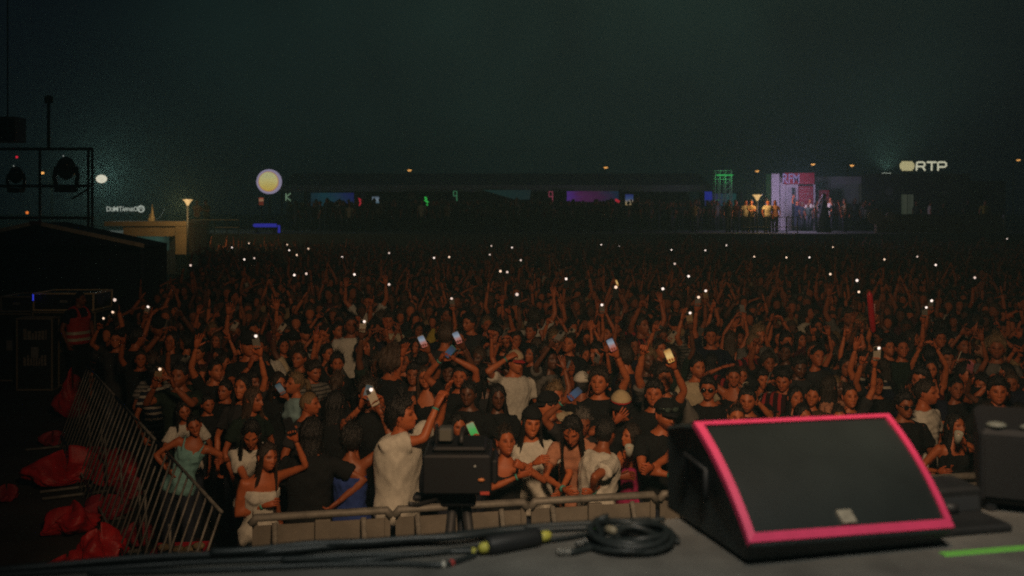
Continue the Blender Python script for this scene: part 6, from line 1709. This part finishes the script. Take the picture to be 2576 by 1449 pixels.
# fill: the crowd stands shoulder to shoulder, facing the stage
spots = []
y = 8.3
while y < 18.6:
    x = -.52 * y
    while x < .54 * y:
        xx, yy = x + rng.uniform(-.14, .14), y + rng.uniform(-.15, .15)
        if yy > bar_y(xx) + .72 and xx > left_limit(yy): spots.append((xx, yy))
        x += .46
    y += .44
MAXP = 292 - len(HEROES) - NP[0]
def ok(x, y):
    px = 1288 + FPX * x / y
    for a, b, hpx, hd in TAKEN:
        if (x - a) ** 2 + (y - b) ** 2 < .335 ** 2: return False
        if hd < 11.4 and y < hd + .1 and y > hd - 2.0 and abs(px - hpx) < (85 if hpx < 600 else 52): return False
    return True
n_ = 0; CROWD_END = {}
still = [0, 1, 2, 3, 4, 5, 17, 18, 22, 23, 0, 1, 2, 3, 5, 5]; arms_up = [6, 7, 8, 9, 10, 11, 12, 13, 13, 12, 19, 20, 21, 6, 8, 11]
LASTY = 0
for x, y in spots:
    if n_ >= MAXP: break
    if not ok(x, y): continue
    px = 1288 + FPX * x / y
    up = .58 if px > 1450 else (.46 if px < 620 else .36)
    i = rng.choice(arms_up) if rng.random() < up else rng.choice(still)
    if y < 9.3 and i in arms_up and rng.random() < .7: i = rng.choice(still)
    face = math.atan2(x - 1.2, y) * -1
    yaw = face * .7 + rng.gauss(0, .42)
    if rng.random() < .13: yaw += math.pi * rng.choice([-.8, .8])
    s = rng.gauss(.975, .058) * (1.02 if PR[i][0] == 'm' else .965)
    crowd_person(i, x, y, yaw, s, rng); n_ += 1; LASTY = y
print('individual people', len(HEROES) + NP[0] + n_, 'last row', LASTY)

# ------------------------------------------------------------------ the far crowd that reads as one mass
def low_person(p, sx, far=False):
    """a whole small figure: torso, head, hair, arms, legs; colour slots 0 skin 1 top 2 hair 3 trousers"""
    h = Human(dict(sex=sx, **p), 0); s = Soup(); C = []
    def col(k): C.extend([k] * (s.n - len(C)))
    tab = TORSO[sx]; K = 6 if far else 8; ang = np.arange(K) * 2 * math.pi / K
    rings = []
    for q, e in ((-.13, .02), (.10, .025), (.30, .02), (.43, .012), (.50, .0)):
        a, b_ = np.interp(q, [t[0] for t in tab], [t[1] for t in tab]), np.interp(q, [t[0] for t in tab], [t[2] for t in tab]); c, R = h.fr(q)
        rings.append(np.stack([(a + e) * np.cos(ang), (b_ + e) * np.sin(ang), np.zeros(K)], 1) @ R.T + c)
    s.loft(rings); col(1)
    s.tube([h.fr(.47)[0], h.headC + np.array([0, .01, -.05])], [.052, .045], 5); col(0)
    az = np.linspace(-math.pi, math.pi, 7 if far else 16, endpoint=False)
    s.loft([head_surface(az, e, not far, h.fem) @ h.headR.T + h.headC for e in np.radians([-78, -35, 20, 50] if far else [-78, -50, -32, -18, -6, 6, 22, 45])]); col(0)
    elb = np.interp(np.abs(az), *HAIRLINE); T = .02; rr = []
    if h.fem: elb = np.minimum(elb, np.interp(np.abs(az), [0, .8, 1.2, math.pi], [.8, .5, -.5, -.9]))
    for v in ((0, .6, 1.0) if far else (0, .4, .75, 1.0)):
        el = math.radians(86) - v * (math.radians(86) - elb); P = head_surface(az, el, False, h.fem); rr.append((P + nrm2(P) * (T if v < 1 else .004)) @ h.headR.T + h.headC)
    s.loft(rr[::-1]); col(2)
    if h.fem and p.get('hair') != 'none':
        back = h.headC + h.headR @ np.array([0, .07, 0]); s.tube([back + [0, 0, .03], back + [0, .02, -.12], back + [0, .03, -.28]], [.075, .085, .05], 6); col(2)
    for sd in 'RL':
        a = h.arms[sd]; S, E, W = a['S'], a['E'], a['W']
        s.tube([S, S * .45 + E * .55], [.068, .062], 4 if far else 6); col(1)
        s.tube([S * .5 + E * .5, E, W], [.042, .038, .027], 4 if far else 6); col(0)
        s.tube([W, W + a['f'] * .09, W + a['f'] * .17], [.026, .040, .018], 4 if far else 6, flat=.55); col(0)
    for H_, K, A_, sg in h.hips:
        s.tube([H_ + [0, 0, .03], K, A_ + [0, -.02, -.06]], [.10, .07, .06], 4); col(3)
    T3 = []
    for f in s.F:
        for k in range(1, len(f) - 1): T3.append((f[0], f[k], f[k + 1]))
    return s.verts(), np.array(T3), np.array(C), h
LOWS, LOWF = [], []
for i, (sx, kw, ph, words) in enumerate(PR):
    q = {k: v for k, v in kw.items() if k in ('head', 'lean', 'arms')}; LOWS.append((low_person(q, sx), i)); LOWF.append((low_person(q, sx, True), i))
SKC = np.array([(.50, .145, .050), (.43, .118, .040), (.29, .085, .030), (.13, .047, .022)]); HAC = np.array([(.010, .008, .007), (.026, .016, .010), (.065, .036, .02)])
TPC = np.array([(.012, .013, .014)] * 9 + [(.03, .03, .032), (.012, .015, .032), (.13, .125, .115), (.6, .56, .45), (.32, .22, .11), (.07, .012, .016), (.015, .028, .02)])
def mass(name, places, label):
    Vs, Fs, Cs, off = [], [], [], 0
    for li, x, y, z, yaw, s in places:
        (V, T3, C, h), _ = (LOWS if y < 21 else LOWF)[li]; W = s * (V @ rz(yaw).T) + np.array([x, y, z])
        pal = np.stack([SKC[NPR.randint(4)], TPC[NPR.randint(len(TPC))], HAC[NPR.randint(3)], (.015, .017, .025)])
        Vs.append(W); Fs.append(T3 + off); Cs.append(pal[C]); off += len(V)
    V = np.concatenate(Vs); F = np.concatenate(Fs); me = bpy.data.meshes.new(name)
    me.vertices.add(len(V)); me.vertices.foreach_set('co', V.ravel()); me.loops.add(len(F) * 3); me.loops.foreach_set('vertex_index', F.ravel().astype(np.int32))
    me.polygons.add(len(F)); me.polygons.foreach_set('loop_start', np.arange(0, len(F) * 3, 3, dtype=np.int32)); me.polygons.foreach_set('use_smooth', np.ones(len(F), bool))
    a = me.color_attributes.new('paint', 'FLOAT_COLOR', 'POINT'); c = np.ones((len(V), 4)); c[:, :3] = np.concatenate(Cs); a.data.foreach_set('color', c.ravel()); me.update(calc_edges=True)
    o = link(name, me, mat('crowd_mix', (1, 1, 1), .8, paint=True)); structure(o, 'stuff', label, 'crowd')
    print(name, len(places), 'people', len(F), 'tris'); return o
places = []; y = LASTY + .45
while y < 49.4:
    step = .46 if y < 26 else .56
    x = -.40 * y
    while x < .54 * y:
        xx, yy = x + rng.uniform(-.17, .17), y + rng.uniform(-.2, .2)
        if xx > left_limit(yy) and rng.random() < .93:
            up = .34 if xx > 0 else .24
            i = rng.choice(arms_up) if rng.random() < up else rng.choice(still)
            places.append((i, xx, yy, 0.0, math.atan2(xx - 1.2, yy) * -.7 + rng.gauss(0, .3), rng.gauss(.965, .05)))
        x += step * 1.05
    y += step
TSIDE = []
for k, (px, py) in enumerate(FAR):
    i = 14 + k % 2; h = LOWS[i][0][3]; sd = PR[i][2][0]; a = h.arms[sd]; lc = a['W'] + a['f'] * .205 + a['n'] * .03; s = rng.uniform(.97, 1.06)
    d = depth_of(py, s * lc[2])
    d = min(d, 46.5)
    t = at(px, py, d); s = t.z / lc[2]; off = s * lc; places.append((i, t.x - off[0], t.y - off[1], 0.0, 0.0, s))
    phone((t.x, t.y, t.z - .055 * 1.2), (0, -.1, 1), (0, -1, -.05), 'torch', ('black phone with its torch shining far back in the crowd %s' % ('towards the tan kiosk' if px < 700 else 'below the row of stalls' if px < 1700 else 'towards the radio booth')), 'black', True, 0, 1.25)
mass('far_crowd', places, 'mass of people filling the field back to the terrace')
# ------------------------------------------------------------------ people on the terrace
tp = []
for k in range(330):
    x = rng.uniform(-13.5, 26.0); yy = rng.uniform(53.5, 64)
    px = 1288 + FPX * x / yy
    if 1820 < px < 2010 and yy < 58: continue
    if px > 2200 and rng.random() < .8: continue
    if 640 < px < 720 and yy < 57: continue
    tp.append((rng.choice(still), x, yy, TZ, rng.gauss(0, 1.0), rng.gauss(1.0, .05)))
mass('terrace_crowd', tp, 'dark figures milling on the terrace before the stalls')
GT = 'people lit by the garden lamps on the terrace'
for i, px, fy, d, yaw, tc, lab in ((1, 1832, 585, 52.3, .3, 'black', 'woman in black beside the lamp railing, end of the lit row'), (3, 1851, 585, 52.6, -.3, 'wine red', 'woman in wine red beside the lamp railing'),
                                   (0, 1876, 585, 53.0, .2, 'cream', 'person in cream beside the man in the tan shirt at the lamp'), (18, 1890, 585, 52.2, 0, 'tan', 'man in a tan shirt with folded arms by the garden lamp'),
                                   (2, 1932, 585, 52.2, .2, 'cream', 'man in a pale cap and cream shirt at the lamp railing'), (5, 1950, 585, 52.3, -.2, 'peach', 'woman in peach next to the man in the pale cap'),
                                   (18, 495, 578, 51.3, .6, 'peach', 'person in peach sitting at the thin tan railing'), (4, 519, 578, 51.4, -.4, 'brown', 'person in brown at the thin tan railing'),
                                   (0, 2478, 588, 53.5, 0, 'yellow', 'person in dull yellow behind the low brown wall'), (6, 2005, 585, 56.2, 0, 'navy', 'person standing in the doorway of the radio booth')):
    t = at(px, fy, d); b = pb[i]; b['i'] = i
    o = dress_person(b, (t.x, d, TZ), yaw, 1.0, 1, 'dark brown', tc, lab, GT)
    TAKEN.append((t.x, d, px, d))
# red inflatable stick held up in the crowd
p0, p1 = at(2197, 835, 12.6), at(2187, 735, 12.45); r = empty('inflatable_stick', tuple(p0)); v = np.array(p1 - p0)
s = Soup(); s.tube([v * t for t in (0, .05, .35, .65, .95, 1.0)], [.018, .036, .040, .040, .036, .014], 12, round_end=True); part('tube', s, mat('red_inflatable', (.60, .02, .035), .35), r, True)
s = Soup(); s.box((-.008, -.043, .18), (.008, -.040, .36)); part('print', s, mat('pale_print', (.5, .3, .3), .6), r); tag(r, 'tall red inflatable stick held up out of the crowd', 'inflatable stick')
h = pb[6]['h']; a = h.arms['R']; lc = a['W'] + a['f'] * .06; sc = .99 * float(p0.z) / lc[2] if False else 1.0; off = rz(0) @ lc
crowd_person(6, p0.x - off[0], p0.y - off[1] + .02, 0.0, sc, rng, 'black', None, False)

# ------------------------------------------------------------------ smoke hanging in the air over the field
s = Soup(); s.box((-85, -9, -1.0), (95, 175, 13.5))
hz = link('haze', s.mesh('haze', False)); structure(hz, 'stuff', 'thin stage smoke hanging over the whole field', 'haze')
hm = bpy.data.materials.new('thin_smoke'); hm.use_nodes = True; nt = hm.node_tree; nt.nodes.clear()
ho = nt.nodes.new('ShaderNodeOutputMaterial'); pv = nt.nodes.new('ShaderNodeVolumePrincipled')
pv.inputs['Color'].default_value = (.50, .90, .84, 1); pv.inputs['Density'].default_value = .0060; pv.inputs['Anisotropy'].default_value = .25
nt.links.new(pv.outputs['Volume'], ho.inputs['Volume']); hz.data.materials.append(hm)
